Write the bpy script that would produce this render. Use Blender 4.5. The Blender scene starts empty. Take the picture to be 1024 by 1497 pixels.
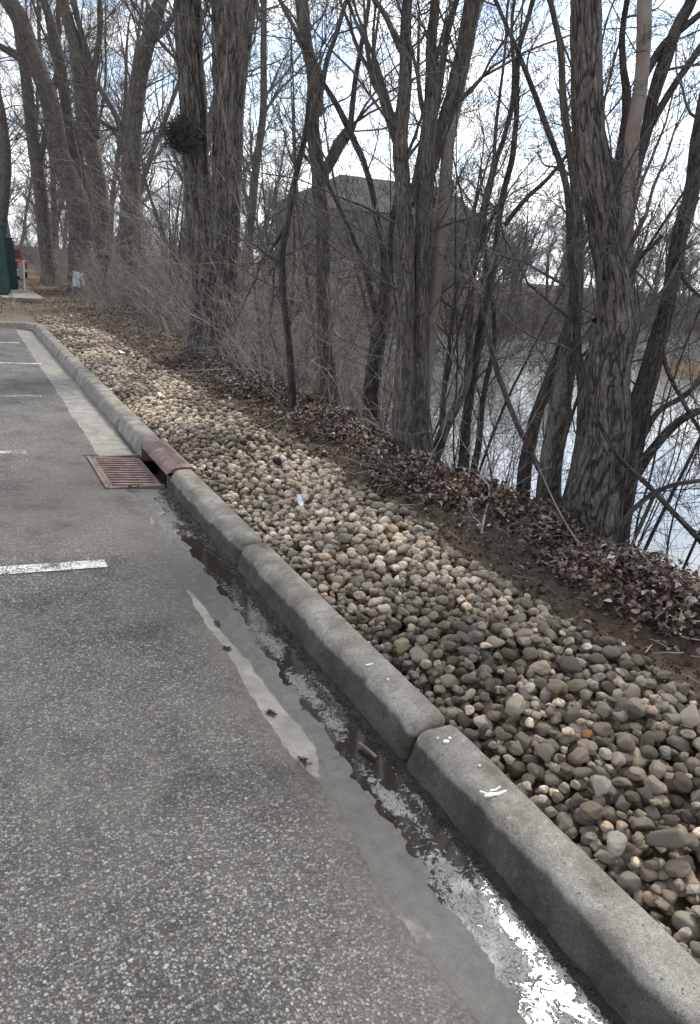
import bpy, bmesh, math, random
import numpy as np
from mathutils import Vector, Matrix

rad = math.radians
S = bpy.context.scene
COL = S.collection
rng = np.random.default_rng(7)
random.seed(7)

# ------------------------------------------------------------------ camera
CAM = np.array([-1.3305, 0.0, 1.7267]); FPX = 1110.65
YAW, PITCH, ROLL = 0.47879, 0.30877, 0.07431
_cy, _sy, _cp, _sp = math.cos(YAW), math.sin(YAW), math.cos(PITCH), math.sin(PITCH)
FW = np.array([_sy*_cp, _cy*_cp, -_sp]); _r = np.array([_cy, -_sy, 0.]); _u = np.cross(_r, FW)
RT = math.cos(ROLL)*_r + math.sin(ROLL)*_u
UP = -math.sin(ROLL)*_r + math.cos(ROLL)*_u
FH = np.array([_sy, _cy, 0.])
cam_d = bpy.data.cameras.new('camera'); cam = bpy.data.objects.new('camera', cam_d); COL.objects.link(cam)
cam_d.sensor_fit = 'VERTICAL'; cam_d.sensor_height = 24.0; cam_d.lens = 24.0*FPX/1497.0
cam_d.clip_start = 0.05; cam_d.clip_end = 2000
cam.matrix_world = Matrix(((RT[0], UP[0], -FW[0], CAM[0]), (RT[1], UP[1], -FW[1], CAM[1]), (RT[2], UP[2], -FW[2], CAM[2]), (0, 0, 0, 1)))
S.camera = cam
S.render.resolution_x = 700; S.render.resolution_y = 1024
S.view_settings.view_transform = 'Standard'; S.view_settings.look = 'None'
S.view_settings.exposure = 1.08; S.view_settings.gamma = 1.0

# ------------------------------------------------------------------ sky and sun (hazy sun behind thin cloud)
SUN_AZ, SUN_EL = rad(50), rad(45)
W = bpy.data.worlds.new('World'); S.world = W; W.use_nodes = True
def world():
    nt = W.node_tree; N = nt.nodes; L = nt.links; N.clear()
    out = N.new('ShaderNodeOutputWorld'); bg = N.new('ShaderNodeBackground')
    sky = N.new('ShaderNodeTexSky'); sky.sky_type = 'NISHITA'; sky.sun_disc = False
    sky.sun_elevation = SUN_EL; sky.sun_rotation = SUN_AZ; sky.dust_density = 0.6
    tc = N.new('ShaderNodeTexCoord'); sep = N.new('ShaderNodeSeparateXYZ'); L.new(tc.outputs['Generated'], sep.inputs[0])
    zz = N.new('ShaderNodeMath'); zz.operation = 'ADD'; L.new(sep.outputs[2], zz.inputs[0]); zz.inputs[1].default_value = 0.22
    zm = N.new('ShaderNodeMath'); zm.operation = 'MAXIMUM'; L.new(zz.outputs[0], zm.inputs[0]); zm.inputs[1].default_value = 0.1
    dx = N.new('ShaderNodeMath'); dx.operation = 'DIVIDE'; L.new(sep.outputs[0], dx.inputs[0]); L.new(zm.outputs[0], dx.inputs[1])
    dy = N.new('ShaderNodeMath'); dy.operation = 'DIVIDE'; L.new(sep.outputs[1], dy.inputs[0]); L.new(zm.outputs[0], dy.inputs[1])
    cb = N.new('ShaderNodeCombineXYZ'); L.new(dx.outputs[0], cb.inputs[0]); L.new(dy.outputs[0], cb.inputs[1]); cb.inputs[2].default_value = 3.7
    no = N.new('ShaderNodeTexNoise'); no.inputs['Scale'].default_value = 2.1; no.inputs['Detail'].default_value = 7; no.inputs['Roughness'].default_value = 0.55
    L.new(cb.outputs[0], no.inputs['Vector'])
    rp = N.new('ShaderNodeValToRGB'); rp.color_ramp.elements[0].position = 0.465; rp.color_ramp.elements[1].position = 0.57
    rp.color_ramp.elements[0].color = (0.12, 0.12, 0.12, 1); L.new(no.outputs[0], rp.inputs[0])
    hz = N.new('ShaderNodeMapRange'); hz.inputs['From Min'].default_value = 0.05; hz.inputs['From Max'].default_value = 0.22; hz.inputs['To Min'].default_value = 1; hz.inputs['To Max'].default_value = 0; L.new(sep.outputs[2], hz.inputs['Value'])
    mf = N.new('ShaderNodeMath'); mf.operation = 'MAXIMUM'; L.new(rp.outputs[0], mf.inputs[0]); L.new(hz.outputs[0], mf.inputs[1])
    n2 = N.new('ShaderNodeTexNoise'); n2.inputs['Scale'].default_value = 3.3; n2.inputs['Detail'].default_value = 5; L.new(cb.outputs[0], n2.inputs['Vector'])
    r2 = N.new('ShaderNodeValToRGB'); r2.color_ramp.elements[0].position = 0.35; r2.color_ramp.elements[1].position = 0.65
    r2.color_ramp.elements[0].color = (0.56, 0.60, 0.67, 1); r2.color_ramp.elements[1].color = (1.45, 1.44, 1.42, 1); L.new(n2.outputs[0], r2.inputs[0])
    sc = N.new('ShaderNodeVectorMath'); sc.operation = 'SCALE'; L.new(sky.outputs[0], sc.inputs[0]); sc.inputs['Scale'].default_value = 0.12
    mx = N.new('ShaderNodeMix'); mx.data_type = 'RGBA'; L.new(mf.outputs[0], mx.inputs[0]); L.new(sc.outputs[0], mx.inputs[6]); L.new(r2.outputs[0], mx.inputs[7])
    L.new(mx.outputs[2], bg.inputs[0]); bg.inputs[1].default_value = 1.0
    L.new(bg.outputs[0], out.inputs[0])
world()
sd = bpy.data.lights.new('sun', 'SUN'); sd.energy = 3.3; sd.angle = rad(14); sd.color = (1.0, 0.96, 0.9)
so = bpy.data.objects.new('sun', sd); COL.objects.link(so)
sv = Vector((math.sin(SUN_AZ)*math.cos(SUN_EL), math.cos(SUN_AZ)*math.cos(SUN_EL), math.sin(SUN_EL)))
so.rotation_euler = sv.to_track_quat('Z', 'Y').to_euler(); so.location = (10, 10, 30)

# ------------------------------------------------------------------ numpy noise
def _hash(i, j, k, s):
    h = (i*374761393 + j*668265263 + k*2147483647 + s*1274126177) & 0xffffffff
    h = ((h ^ (h >> 13))*1274126177) & 0xffffffff
    h = ((h ^ (h >> 15))*2246822519) & 0xffffffff
    return ((h ^ (h >> 16)) & 0xffffff)/float(0xffffff)
def vnoise(x, y, z=0., s=0):
    x, y, z = np.broadcast_arrays(np.asarray(x, float), np.asarray(y, float), np.asarray(z, float))
    i = np.floor(x).astype(np.int64); j = np.floor(y).astype(np.int64); k = np.floor(z).astype(np.int64)
    fx, fy, fz = x-i, y-j, z-k
    fx = fx*fx*(3-2*fx); fy = fy*fy*(3-2*fy); fz = fz*fz*(3-2*fz)
    r = 0
    for a in (0, 1):
        for b in (0, 1):
            for c in (0, 1):
                w = (fx if a else 1-fx)*(fy if b else 1-fy)*(fz if c else 1-fz)
                r = r + w*_hash(i+a, j+b, k+c, s)
    return r
def fbm(x, y, z=0., s=0, o=4):
    r = 0; a = 0.5; t = 0
    for n in range(o):
        r = r + a*vnoise(np.asarray(x)*2**n, np.asarray(y)*2**n, np.asarray(z)*2**n, s+n*17); t += a; a *= 0.5
    return r/t
def sstep(a, b, x):
    t = np.clip((np.asarray(x, float)-a)/(b-a), 0, 1); return t*t*(3-2*t)

# ------------------------------------------------------------------ object helpers
def tag(o, label=None, cat=None, group=None, kind=None):
    if label: o['label'] = label
    if cat: o['category'] = cat
    if group: o['group'] = group
    if kind: o['kind'] = kind
    return o
def thing(name, label, cat, loc=(0, 0, 0), rz=0, group=None):
    o = bpy.data.objects.new(name, None); COL.objects.link(o); o.location = loc; o.rotation_euler = (0, 0, rz)
    o.empty_display_size = 0.2
    return tag(o, label, cat, group)
def mesh_np(name, V, F, mat=None, smooth=True, attrs=None):
    """V (n,3); F (m,4) or (m,3) int array or list of such arrays"""
    Fs = F if isinstance(F, list) else [F]
    Fs = [f for f in Fs if len(f)]
    me = bpy.data.meshes.new(name)
    me.vertices.add(len(V)); me.vertices.foreach_set('co', np.ascontiguousarray(V, np.float32).ravel())
    loops = np.concatenate([f.ravel() for f in Fs]).astype(np.int32)
    tot = np.concatenate([np.full(len(f), f.shape[1], np.int32) for f in Fs])
    st = np.concatenate([[0], np.cumsum(tot)[:-1]]).astype(np.int32)
    me.loops.add(len(loops)); me.loops.foreach_set('vertex_index', loops)
    me.polygons.add(len(tot)); me.polygons.foreach_set('loop_start', st); me.polygons.foreach_set('loop_total', tot)
    me.update(calc_edges=True)
    if smooth: me.polygons.foreach_set('use_smooth', np.ones(len(tot), bool))
    for k, a in (attrs or {}).items():
        a = np.asarray(a, np.float32)
        if a.ndim == 1:
            at = me.attributes.new(k, 'FLOAT', 'POINT'); at.data.foreach_set('value', a)
        else:
            at = me.attributes.new(k, 'FLOAT_VECTOR', 'POINT'); at.data.foreach_set('vector', np.ascontiguousarray(a).ravel())
    if mat: me.materials.append(mat)
    return me
def add(name, me, parent=None):
    o = bpy.data.objects.new(name, me); COL.objects.link(o)
    if parent is not None: o.parent = parent
    return o
def grid(name, xs, ys, zf, mat, attrs=None):
    X, Y = np.meshgrid(xs, ys, indexing='ij'); Z = zf(X, Y)
    nx, ny = len(xs), len(ys); I = np.arange(nx*ny).reshape(nx, ny)
    F = np.stack([I[:-1, :-1], I[1:, :-1], I[1:, 1:], I[:-1, 1:]], -1).reshape(-1, 4)
    V = np.stack([X, Y, Z], -1).reshape(-1, 3)
    at = {k: f(X, Y).ravel() for k, f in (attrs or {}).items()}
    return mesh_np(name, V, F, mat, True, at)
class BM:
    """small box / prism / tube collector"""
    def __init__(s): s.b = bmesh.new()
    def box(s, c, d, bev=0.0, rot=None):
        r = bmesh.ops.create_cube(s.b, size=1.0); vs = r['verts']
        M = Matrix.Translation(c) @ (rot.to_4x4() if rot else Matrix.Identity(4)) @ Matrix.Diagonal((d[0], d[1], d[2], 1))
        bmesh.ops.transform(s.b, matrix=M, verts=vs)
        if bev:
            es = list({e for v in vs for e in v.link_edges})
            bmesh.ops.bevel(s.b, geom=es, offset=bev, segments=2, affect='EDGES', profile=0.6)
        return s
    def cyl(s, a, b, r, r2=None, n=16):
        a, b = Vector(a), Vector(b); d = b-a
        M = Matrix.Translation((a+b)/2) @ d.to_track_quat('Z', 'Y').to_matrix().to_4x4()
        bmesh.ops.create_cone(s.b, cap_ends=True, segments=n, radius1=r, radius2=(r if r2 is None else r2), depth=d.length, matrix=M); return s
    def prism(s, pts, off):
        """polygon pts extruded by vector off"""
        v0 = [s.b.verts.new(p) for p in pts]; v1 = [s.b.verts.new(Vector(p)+Vector(off)) for p in pts]
        s.b.faces.new(v0); s.b.faces.new(v1[::-1]); n = len(pts)
        for i in range(n): s.b.faces.new((v0[i], v1[i], v1[(i+1) % n], v0[(i+1) % n]))
        return s
    def done(s, name, mat, parent=None, smooth=False):
        bmesh.ops.recalc_face_normals(s.b, faces=s.b.faces)
        me = bpy.data.meshes.new(name); s.b.to_mesh(me); s.b.free(); me.materials.append(mat)
        if smooth: me.polygons.foreach_set('use_smooth', [True]*len(me.polygons))
        return add(name, me, parent)

# ------------------------------------------------------------------ materials
class MB:
    def __init__(s, name, rough=0.8, spec=0.3):
        s.m = bpy.data.materials.new(name); s.m.use_nodes = True; s.t = s.m.node_tree; s.N = s.t.nodes; s.L = s.t.links
        s.p = s.N['Principled BSDF']; s.p.inputs['Roughness'].default_value = rough; s.p.inputs['Specular IOR Level'].default_value = spec
    def n(s, t, **k):
        o = s.N.new('ShaderNode'+t)
        for a, b in k.items(): setattr(o, a, b)
        return o
    def obj(s): return s.n('TexCoord').outputs['Object']
    def attr(s, name, typ='GEOMETRY'):
        a = s.n('Attribute'); a.attribute_name = name; a.attribute_type = typ; return a
    def map(s, v, sc=(1, 1, 1)):
        m = s.n('Mapping'); s.L.new(v, m.inputs[0]); m.inputs['Scale'].default_value = sc; return m.outputs[0]
    def noise(s, v, sc, det=4, ro=0.55, dist=0):
        o = s.n('TexNoise'); s.L.new(v, o.inputs['Vector']); o.inputs['Scale'].default_value = sc; o.inputs['Detail'].default_value = det
        o.inputs['Roughness'].default_value = ro; o.inputs['Distortion'].default_value = dist; return o.outputs[0]
    def vor(s, v, sc, feat='F1', out='Distance', rnd=1.0):
        o = s.n('TexVoronoi'); o.feature = feat; s.L.new(v, o.inputs['Vector']); o.inputs['Scale'].default_value = sc; o.inputs['Randomness'].default_value = rnd; return o.outputs[out]
    def ramp(s, f, stops):
        r = s.n('ValToRGB'); e = r.color_ramp.elements
        while len(e) < len(stops): e.new(0.5)
        for i, (p, c) in enumerate(stops):
            e[i].position = p; e[i].color = (c, c, c, 1) if isinstance(c, (int, float)) else (*c, 1)
        s.L.new(f, r.inputs[0]); return r.outputs[0]
    def math(s, op, a, b=0., clamp=False):
        m = s.n('Math', operation=op); m.use_clamp = clamp
        for i, v in enumerate((a, b)):
            if isinstance(v, (int, float)): m.inputs[i].default_value = v
            else: s.L.new(v, m.inputs[i])
        return m.outputs[0]
    def mix(s, f, a, b, mode='MIX'):
        m = s.n('Mix', data_type='RGBA', blend_type=mode)
        for i, v in ((0, f), (6, a), (7, b)):
            if isinstance(v, (int, float)): m.inputs[i].default_value = v
            elif isinstance(v, tuple): m.inputs[i].default_value = (*v, 1)
            else: s.L.new(v, m.inputs[i])
        return m.outputs[2]
    def mixf(s, f, a, b):
        return s.math('ADD', s.math('MULTIPLY', s.math('SUBTRACT', 1., f), a), s.math('MULTIPLY', f, b))
    def bump(s, h, st=0.5, d=0.01, prev=None):
        b = s.n('Bump'); s.L.new(h, b.inputs['Height']); b.inputs['Strength'].default_value = st; b.inputs['Distance'].default_value = d
        if prev: s.L.new(prev, b.inputs['Normal'])
        return b.outputs[0]
    def fin(s, col=None, nrm=None, ro=None, spec=None):
        for k, v in (('Base Color', col), ('Normal', nrm), ('Roughness', ro), ('Specular IOR Level', spec)):
            if v is None: continue
            if isinstance(v, tuple): s.p.inputs[k].default_value = (*v, 1)
            elif isinstance(v, (int, float)): s.p.inputs[k].default_value = v
            else: s.L.new(v, s.p.inputs[k])
        return s.m
M = {}
def asphalt_mat():
    b = MB('asphalt', 0.85, 0.25); v0 = b.obj()
    ds = b.n('VectorMath', operation='SCALE'); ns = b.n('TexNoise'); b.L.new(v0, ns.inputs['Vector']); ns.inputs['Scale'].default_value = 110; ns.inputs['Detail'].default_value = 2
    b.L.new(ns.outputs['Color'], ds.inputs[0]); ds.inputs['Scale'].default_value = 0.012
    ad = b.n('VectorMath', operation='ADD'); b.L.new(v0, ad.inputs[0]); b.L.new(ds.outputs[0], ad.inputs[1]); v = v0; vs = b.map(ad.outputs[0], (1, 1, 0.3))
    def chips(sc, stops, lo, hi):
        cell = b.vor(vs, sc, out='Color'); sp = b.n('SeparateColor'); b.L.new(cell, sp.inputs[0]); d = b.vor(vs, sc)
        return sp, d, b.ramp(sp.outputs[0], stops), b.ramp(d, [(lo, 0.0), (hi, 1.0)])
    sp, dist, chip, tar = chips(125, [(0.0, (0.07, 0.068, 0.066)), (0.35, (0.115, 0.111, 0.107)), (0.65, (0.17, 0.165, 0.159)), (0.88, (0.29, 0.28, 0.265)), (0.985, (0.40, 0.388, 0.362))], 0.38, 0.66)
    tint = b.mix(b.math('MULTIPLY', b.math('GREATER_THAN', sp.outputs[1], 0.965), 0.5), chip, (0.27, 0.15, 0.115))
    c = b.mix(b.math('MULTIPLY', tar, 0.9), tint, (0.05, 0.047, 0.045))
    bs, bd, bc, _ = chips(62, [(0.0, (0.2, 0.19, 0.18)), (1.0, (0.5, 0.49, 0.465))], 0, 1)
    bigm = b.math('MULTIPLY', b.math('GREATER_THAN', bs.outputs[1], b.mixf(b.ramp(b.noise(v, 3.0, 3), [(0.35, 0.), (0.65, 1.)]), 0.74, 0.92)), b.math('LESS_THAN', bd, b.math('ADD', 0.18, b.math('MULTIPLY', bs.outputs[2], 0.22))))
    c = b.mix(b.math('MULTIPLY', bigm, 0.85), c, b.ramp(bs.outputs[0], [(0, (0.15, 0.143, 0.136)), (0.6, (0.27, 0.26, 0.25)), (1, (0.46, 0.45, 0.42))]))
    dirt = b.ramp(b.noise(v, 1.1, 5, 0.6), [(0.42, 0.0), (0.68, 1.0)])
    c = b.mix(b.math('MULTIPLY', dirt, 0.5), c, (0.15, 0.142, 0.13))
    edge = b.attr('edge').outputs['Fac']
    em = b.math('MULTIPLY', b.math('POWER', edge, 0.75), b.ramp(b.math('ADD', b.noise(v, 11, 6, 0.7), b.math('MULTIPLY', edge, 0.35)), [(0.38, 0.15), (0.62, 1.0)]))
    c = b.mix(b.math('MULTIPLY', em, 0.92), c, b.ramp(b.noise(v, 50, 5, 0.7), [(0.3, (0.062, 0.056, 0.05)), (0.7, (0.14, 0.128, 0.113))]))
    dark = b.ramp(b.noise(v, 2.2, 6, 0.7), [(0.33, (0.56, 0.55, 0.54)), (0.48, (0.93, 0.925, 0.91)), (0.68, (1.13, 1.12, 1.10))])
    ck = b.n('VectorMath', operation='ADD'); cn = b.n('TexNoise'); b.L.new(v, cn.inputs['Vector']); cn.inputs['Scale'].default_value = 3.0; cn.inputs['Detail'].default_value = 6; b.L.new(v, ck.inputs[0]); b.L.new(cn.outputs['Color'], ck.inputs[1])
    cd = b.vor(ck.outputs[0], 0.75, 'DISTANCE_TO_EDGE'); crk = b.math('MULTIPLY', b.math('LESS_THAN', cd, 0.0035), b.math('GREATER_THAN', b.noise(v, 0.9, 3), 0.6)); c = b.mix(b.math('MULTIPLY', crk, 0.8), c, (0.02, 0.018, 0.016))
    c = b.mix(1.0, c, dark, 'MULTIPLY'); c = b.mix(1.0, c, (0.93, 0.91, 0.88), 'MULTIPLY')
    h = b.math('SUBTRACT', 1.0, dist)
    h = b.math('ADD', b.math('MULTIPLY', h, b.math('SUBTRACT', 1.0, b.math('MULTIPLY', em, 0.6))), b.math('MULTIPLY', bigm, 0.5))
    n1 = b.bump(b.noise(v, 24, 4, 0.6), 0.5, 0.012); n2 = b.bump(h, 0.9, 0.006, n1)
    return b.fin(c, n2, b.ramp(b.noise(v, 30, 3), [(0.3, 0.62), (0.7, 0.9)]))
def concrete_mat():
    b = MB('kerb_concrete', 0.85, 0.3); v = b.obj()
    c = b.ramp(b.noise(v, 5.5, 6, 0.65), [(0.3, (0.12, 0.108, 0.09)), (0.52, (0.215, 0.198, 0.168)), (0.75, (0.31, 0.29, 0.25))])
    sp = b.ramp(b.noise(v, 240, 3, 0.7), [(0.3, 0.5), (0.5, 1.0), (0.72, 1.5)]); c = b.mix(1.0, c, sp, 'MULTIPLY'); c = b.mix(1.0, c, b.ramp(b.noise(v, 70, 4, 0.7), [(0.3, 0.8), (0.7, 1.2)]), 'MULTIPLY')
    pits = b.vor(v, 42, out='Distance'); pm = b.math('MULTIPLY', b.math('LESS_THAN', pits, 0.16), b.math('GREATER_THAN', b.noise(v, 17, 2), 0.54))
    c = b.mix(b.math('MULTIPLY', pm, 0.75), c, (0.05, 0.045, 0.04))
    st = b.ramp(b.noise(v, 3.1, 6, 0.7), [(0.48, 0.0), (0.66, 1.0)]); c = b.mix(b.math('MULTIPLY', st, 0.65), c, (0.10, 0.08, 0.056)); st2 = b.ramp(b.noise(v, 13, 6, 0.75), [(0.58, 0.0), (0.64, 1.0)]); c = b.mix(b.math('MULTIPLY', st2, 0.45), c, (0.07, 0.06, 0.05)); lc = b.ramp(b.noise(v, 21, 6, 0.75), [(0.60, 0.0), (0.66, 1.0)]); c = b.mix(b.math('MULTIPLY', lc, 0.4), c, (0.42, 0.41, 0.38))
    wet = b.attr('wet').outputs['Fac']
    c = b.mix(b.math('MULTIPLY', wet, 0.80), c, b.mix(1.0, c, (0.13, 0.12, 0.108), 'MULTIPLY'))
    n = b.bump(b.noise(v, 190, 4, 0.7), 0.7, 0.004); n = b.bump(b.math('SUBTRACT', 1., b.math('MULTIPLY', pm, 1.)), 0.5, 0.004, n)
    n = b.bump(b.noise(v, 30, 4, 0.6), 0.35, 0.01, n)
    return b.fin(c, n, b.mixf(wet, 0.86, 0.72), b.mixf(wet, 0.3, 0.15))
def gutter_mat():
    b = MB('gutter_concrete', 0.8, 0.4); v = b.obj()
    dry = b.ramp(b.noise(v, 7, 6, 0.65), [(0.3, (0.12, 0.11, 0.094)), (0.5, (0.19, 0.176, 0.15)), (0.72, (0.27, 0.252, 0.215))])
    dry = b.mix(1.0, dry, b.ramp(b.noise(v, 220, 3, 0.7), [(0.3, 0.7), (0.7, 1.25)]), 'MULTIPLY')
    damp = b.ramp(b.noise(v, 26, 6, 0.7), [(0.3, (0.032, 0.030, 0.027)), (0.6, (0.066, 0.061, 0.055))])
    damp = b.mix(1.0, damp, b.ramp(b.noise(v, 260, 3, 0.75), [(0.35, 0.55), (0.65, 1.4)]), 'MULTIPLY')
    mud = b.ramp(b.noise(v, 90, 5, 0.7), [(0.3, (0.012, 0.010, 0.009)), (0.7, (0.045, 0.038, 0.032))])
    wet = b.attr('wet').outputs['Fac']; md = b.attr('mud').outputs['Fac']
    wn = b.math('ADD', wet, b.math('MULTIPLY', b.math('SUBTRACT', b.noise(v, 38, 6, 0.7), 0.5), 1.1))
    wm = b.ramp(wn, [(0.30, 0.0), (0.62, 1.0)])
    mn = b.math('ADD', md, b.math('MULTIPLY', b.math('SUBTRACT', b.noise(v, 75, 5, 0.7), 0.5), 1.0))
    mm = b.ramp(mn, [(0.40, 0.0), (0.58, 1.0)])
    c = b.mix(wm, dry, damp); c = b.mix(mm, c, mud)
    ro = b.mixf(wm, 0.85, 0.48); ro = b.mixf(mm, ro, 0.33)
    n = b.bump(b.noise(v, 170, 4, 0.7), 0.6, 0.003); n = b.bump(b.math('MULTIPLY', b.noise(v, 85, 5, 0.7), b.math('ADD', mm, 0.12)), 0.9, 0.014, n)
    return b.fin(c, n, ro, 0.5)
def water_mat(name, depth_col, rough, bumps, trans=True):
    b = MB(name, rough, 0.5); v = b.obj()
    nrm = None
    for sc, st, d, mp in bumps: nrm = b.bump(b.noise(b.map(v, mp), sc, 3, 0.55, 0.4), st, d, nrm)
    b.p.inputs['IOR'].default_value = 1.33
    b.fin(depth_col, nrm)
    return b
def puddle_mat():
    b = water_mat('puddle_film', (0.035, 0.026, 0.02), 0.06, [])
    v = b.obj()
    f = b.attr('film').outputs['Fac']                    # broken oily film over the dark water
    nz = b.noise(v, 26, 6, 0.68, 2.2)
    film = b.ramp(b.math('ADD', b.math('MULTIPLY', b.math('SUBTRACT', nz, 0.5), 1.5), f), [(0.47, 0.0), (0.53, 1.0)])
    # wrinkled silt film: rough, grey and lumpy; bare water smooth and brown
    cr = b.ramp(b.math('ABSOLUTE', b.math('SUBTRACT', b.noise(b.map(v, (1, 0.55, 1)), 34, 4, 0.6, 2.5), 0.5)), [(0.012, 0.0), (0.035, 1.0)])
    c = b.mix(film, (0.022, 0.018, 0.015), b.mix(cr, (0.03, 0.028, 0.026), (0.13, 0.13, 0.125)))
    ro = b.mixf(film, 0.05, b.mixf(cr, 0.2, 0.36))
    h = b.math('MULTIPLY', b.noise(v, 120, 5, 0.7, 1.2), film)
    lf = b.ramp(b.noise(v, 9, 4, 0.6), [(0.42, 0.0), (0.6, 1.0)])
    n = b.bump(b.math('MULTIPLY', h, b.math('ADD', 0.25, lf)), 0.5, 0.004); n = b.bump(b.math('MULTIPLY', b.noise(v, 38, 3, 0.6, 1.0), film), 0.35, 0.006, n)
    return b.fin(c, n, ro, b.mixf(film, 0.5, b.mixf(cr, 0.25, 0.5)))
def river_mat():
    b = MB('river_water', 0.03, 0.6); v = b.obj(); b.p.inputs['IOR'].default_value = 1.5
    n = b.bump(b.noise(b.map(v, (1, 1.6, 1)), 1.3, 4, 0.6, 0.5), 0.12, 0.05)
    n = b.bump(b.noise(b.map(v, (1, 1.8, 1)), 6, 3, 0.5), 0.06, 0.02, n)
    return b.fin((0.14, 0.145, 0.142), n, b.ramp(b.noise(v, 0.15, 3), [(0.4, 0.02), (0.7, 0.08)]))
def soil_mat():
    b = MB('soil', 0.95, 0.15); v = b.obj()
    c = b.ramp(b.noise(v, 6, 8, 0.7), [(0.28, (0.05, 0.036, 0.025)), (0.5, (0.115, 0.084, 0.058)), (0.75, (0.2, 0.152, 0.108))])
    c = b.mix(b.ramp(b.noise(v, 0.8, 3), [(0.5, 0.), (0.66, 0.5)]), c, (0.15, 0.12, 0.088))
    c = b.mix(1.0, c, b.ramp(b.noise(v, 80, 4, 0.7), [(0.3, 0.55), (0.7, 1.35)]), 'MULTIPLY')
    g = b.attr('grass').outputs['Fac']
    c = b.mix(g, c, b.ramp(b.noise(v, 20, 5, 0.7), [(0.3, (0.10, 0.085, 0.045)), (0.7, (0.27, 0.235, 0.15))]))
    c = b.mix(b.attr('far').outputs['Fac'], c, b.ramp(b.noise(v, 3, 5, 0.7), [(0.3, (0.03, 0.025, 0.021)), (0.7, (0.07, 0.058, 0.048))]))
    n = b.bump(b.noise(v, 28, 8, 0.72), 1.0, 0.03); n = b.bump(b.noise(v, 160, 4, 0.7), 0.8, 0.008, n)
    return b.fin(c, n)
def stone_mat(objcol):
    b = MB('river_stone'+('_single' if objcol else '_bed'), 0.82, 0.25); v = b.obj()
    if objcol:
        oi = b.n('ObjectInfo'); col = oi.outputs['Color']; rnd = oi.outputs['Random']
        va = b.n('VectorMath', operation='ADD'); b.L.new(v, va.inputs[0])
        cx = b.n('CombineXYZ'); b.L.new(b.math('MULTIPLY', rnd, 40.), cx.inputs[0]); b.L.new(cx.outputs[0], va.inputs[1]); v = va.outputs[0]
    else: col = b.attr('tone').outputs['Vector']
    k = 1.0
    c = b.mix(1.0, col, b.ramp(b.noise(v, 55*k, 5, 0.68), [(0.28, 0.42), (0.5, 0.98), (0.75, 1.5)]), 'MULTIPLY')
    c = b.mix(1.0, c, b.ramp(b.noise(v, 420, 2, 0.6), [(0.35, 0.75), (0.65, 1.22)]), 'MULTIPLY')
    dm = b.ramp(b.noise(v, 22, 5, 0.7), [(0.48, 0.0), (0.62, 1.0)])
    c = b.mix(b.math('MULTIPLY', dm, 0.55), c, (0.10, 0.076, 0.053))
    n = b.bump(b.noise(v, 110, 5, 0.7), 0.8, 0.009); n = b.bump(b.noise(v, 32, 4, 0.6), 0.5, 0.012, n)
    return b.fin(c, n)
def leaf_mat():
    b = MB('dead_leaf', 0.7, 0.3); v = b.obj(); t = b.attr('tone').outputs['Fac']
    c = b.ramp(t, [(0.0, (0.03, 0.021, 0.015)), (0.28, (0.095, 0.061, 0.042)), (0.5, (0.175, 0.118, 0.083)), (0.7, (0.25, 0.2, 0.15)), (0.88, (0.33, 0.29, 0.25)), (1.0, (0.5, 0.46, 0.41))])
    c = b.mix(1.0, c, b.ramp(b.noise(v, 90, 4, 0.7), [(0.3, 0.6), (0.7, 1.3)]), 'MULTIPLY')
    return b.fin(c, b.bump(b.noise(v, 150, 3), 0.5, 0.004))
def bark_mat(name, lo, hi, ridge=0.8, fr=26., patch=None, dist=0.02):
    b = MB(name, 0.93, 0.12); a = b.attr('bc').outputs['Vector']
    w = b.noise(b.map(a, (1, 1, 0.6)), 6, 3)
    wv = b.n('VectorMath', operation='SCALE'); cx = b.n('CombineXYZ'); b.L.new(w, cx.inputs[0]); b.L.new(w, cx.inputs[1]); b.L.new(cx.outputs[0], wv.inputs[0]); wv.inputs['Scale'].default_value = 0.05
    va = b.n('VectorMath', operation='ADD'); b.L.new(a, va.inputs[0]); b.L.new(wv.outputs[0], va.inputs[1])
    m = b.map(va.outputs[0], (1, 1, 0.13))
    r1 = b.math('MULTIPLY', b.math('ABSOLUTE', b.math('SUBTRACT', b.noise(m, fr, 3, 0.5, 0.5), 0.5)), 12.0)
    r2 = b.math('MULTIPLY', b.math('ABSOLUTE', b.math('SUBTRACT', b.noise(m, fr*2.1, 3, 0.6, 0.3), 0.5)), 5.0)
    hr = b.math('MULTIPLY', b.math('MINIMUM', r1, 1.0), b.math('ADD', 0.45, b.math('MULTIPLY', b.math('MINIMUM', r2, 1.0), 0.55)))
    h2 = b.noise(m, fr*4, 5, 0.75)
    xc = b.ramp(b.vor(b.map(va.outputs[0], (1, 1, 0.42)), fr*1.1, 'DISTANCE_TO_EDGE'), [(0.0, 0.0), (0.10, 1.0)])
    hr = b.math('MULTIPLY', hr, b.math('ADD', 0.62, b.math('MULTIPLY', xc, 0.38)))
    hh = b.math('ADD', b.math('MULTIPLY', hr, ridge), b.math('MULTIPLY', h2, 0.55))
    c = b.mix(b.ramp(hh, [(0.25, 0.0), (1.15, 1.0)]), lo, hi)
    c = b.mix(1.0, c, b.ramp(b.noise(a, 3.5, 5, 0.65), [(0.3, 0.72), (0.7, 1.22)]), 'MULTIPLY')
    if patch: c = b.mix(b.ramp(b.noise(b.map(a, (1, 1, 0.35)), 7, 4, 0.6), [(0.52, 0.0), (0.6, 1.0)]), c, patch)
    n = b.bump(hh, 0.9, dist)
    return b.fin(c, n)
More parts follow.
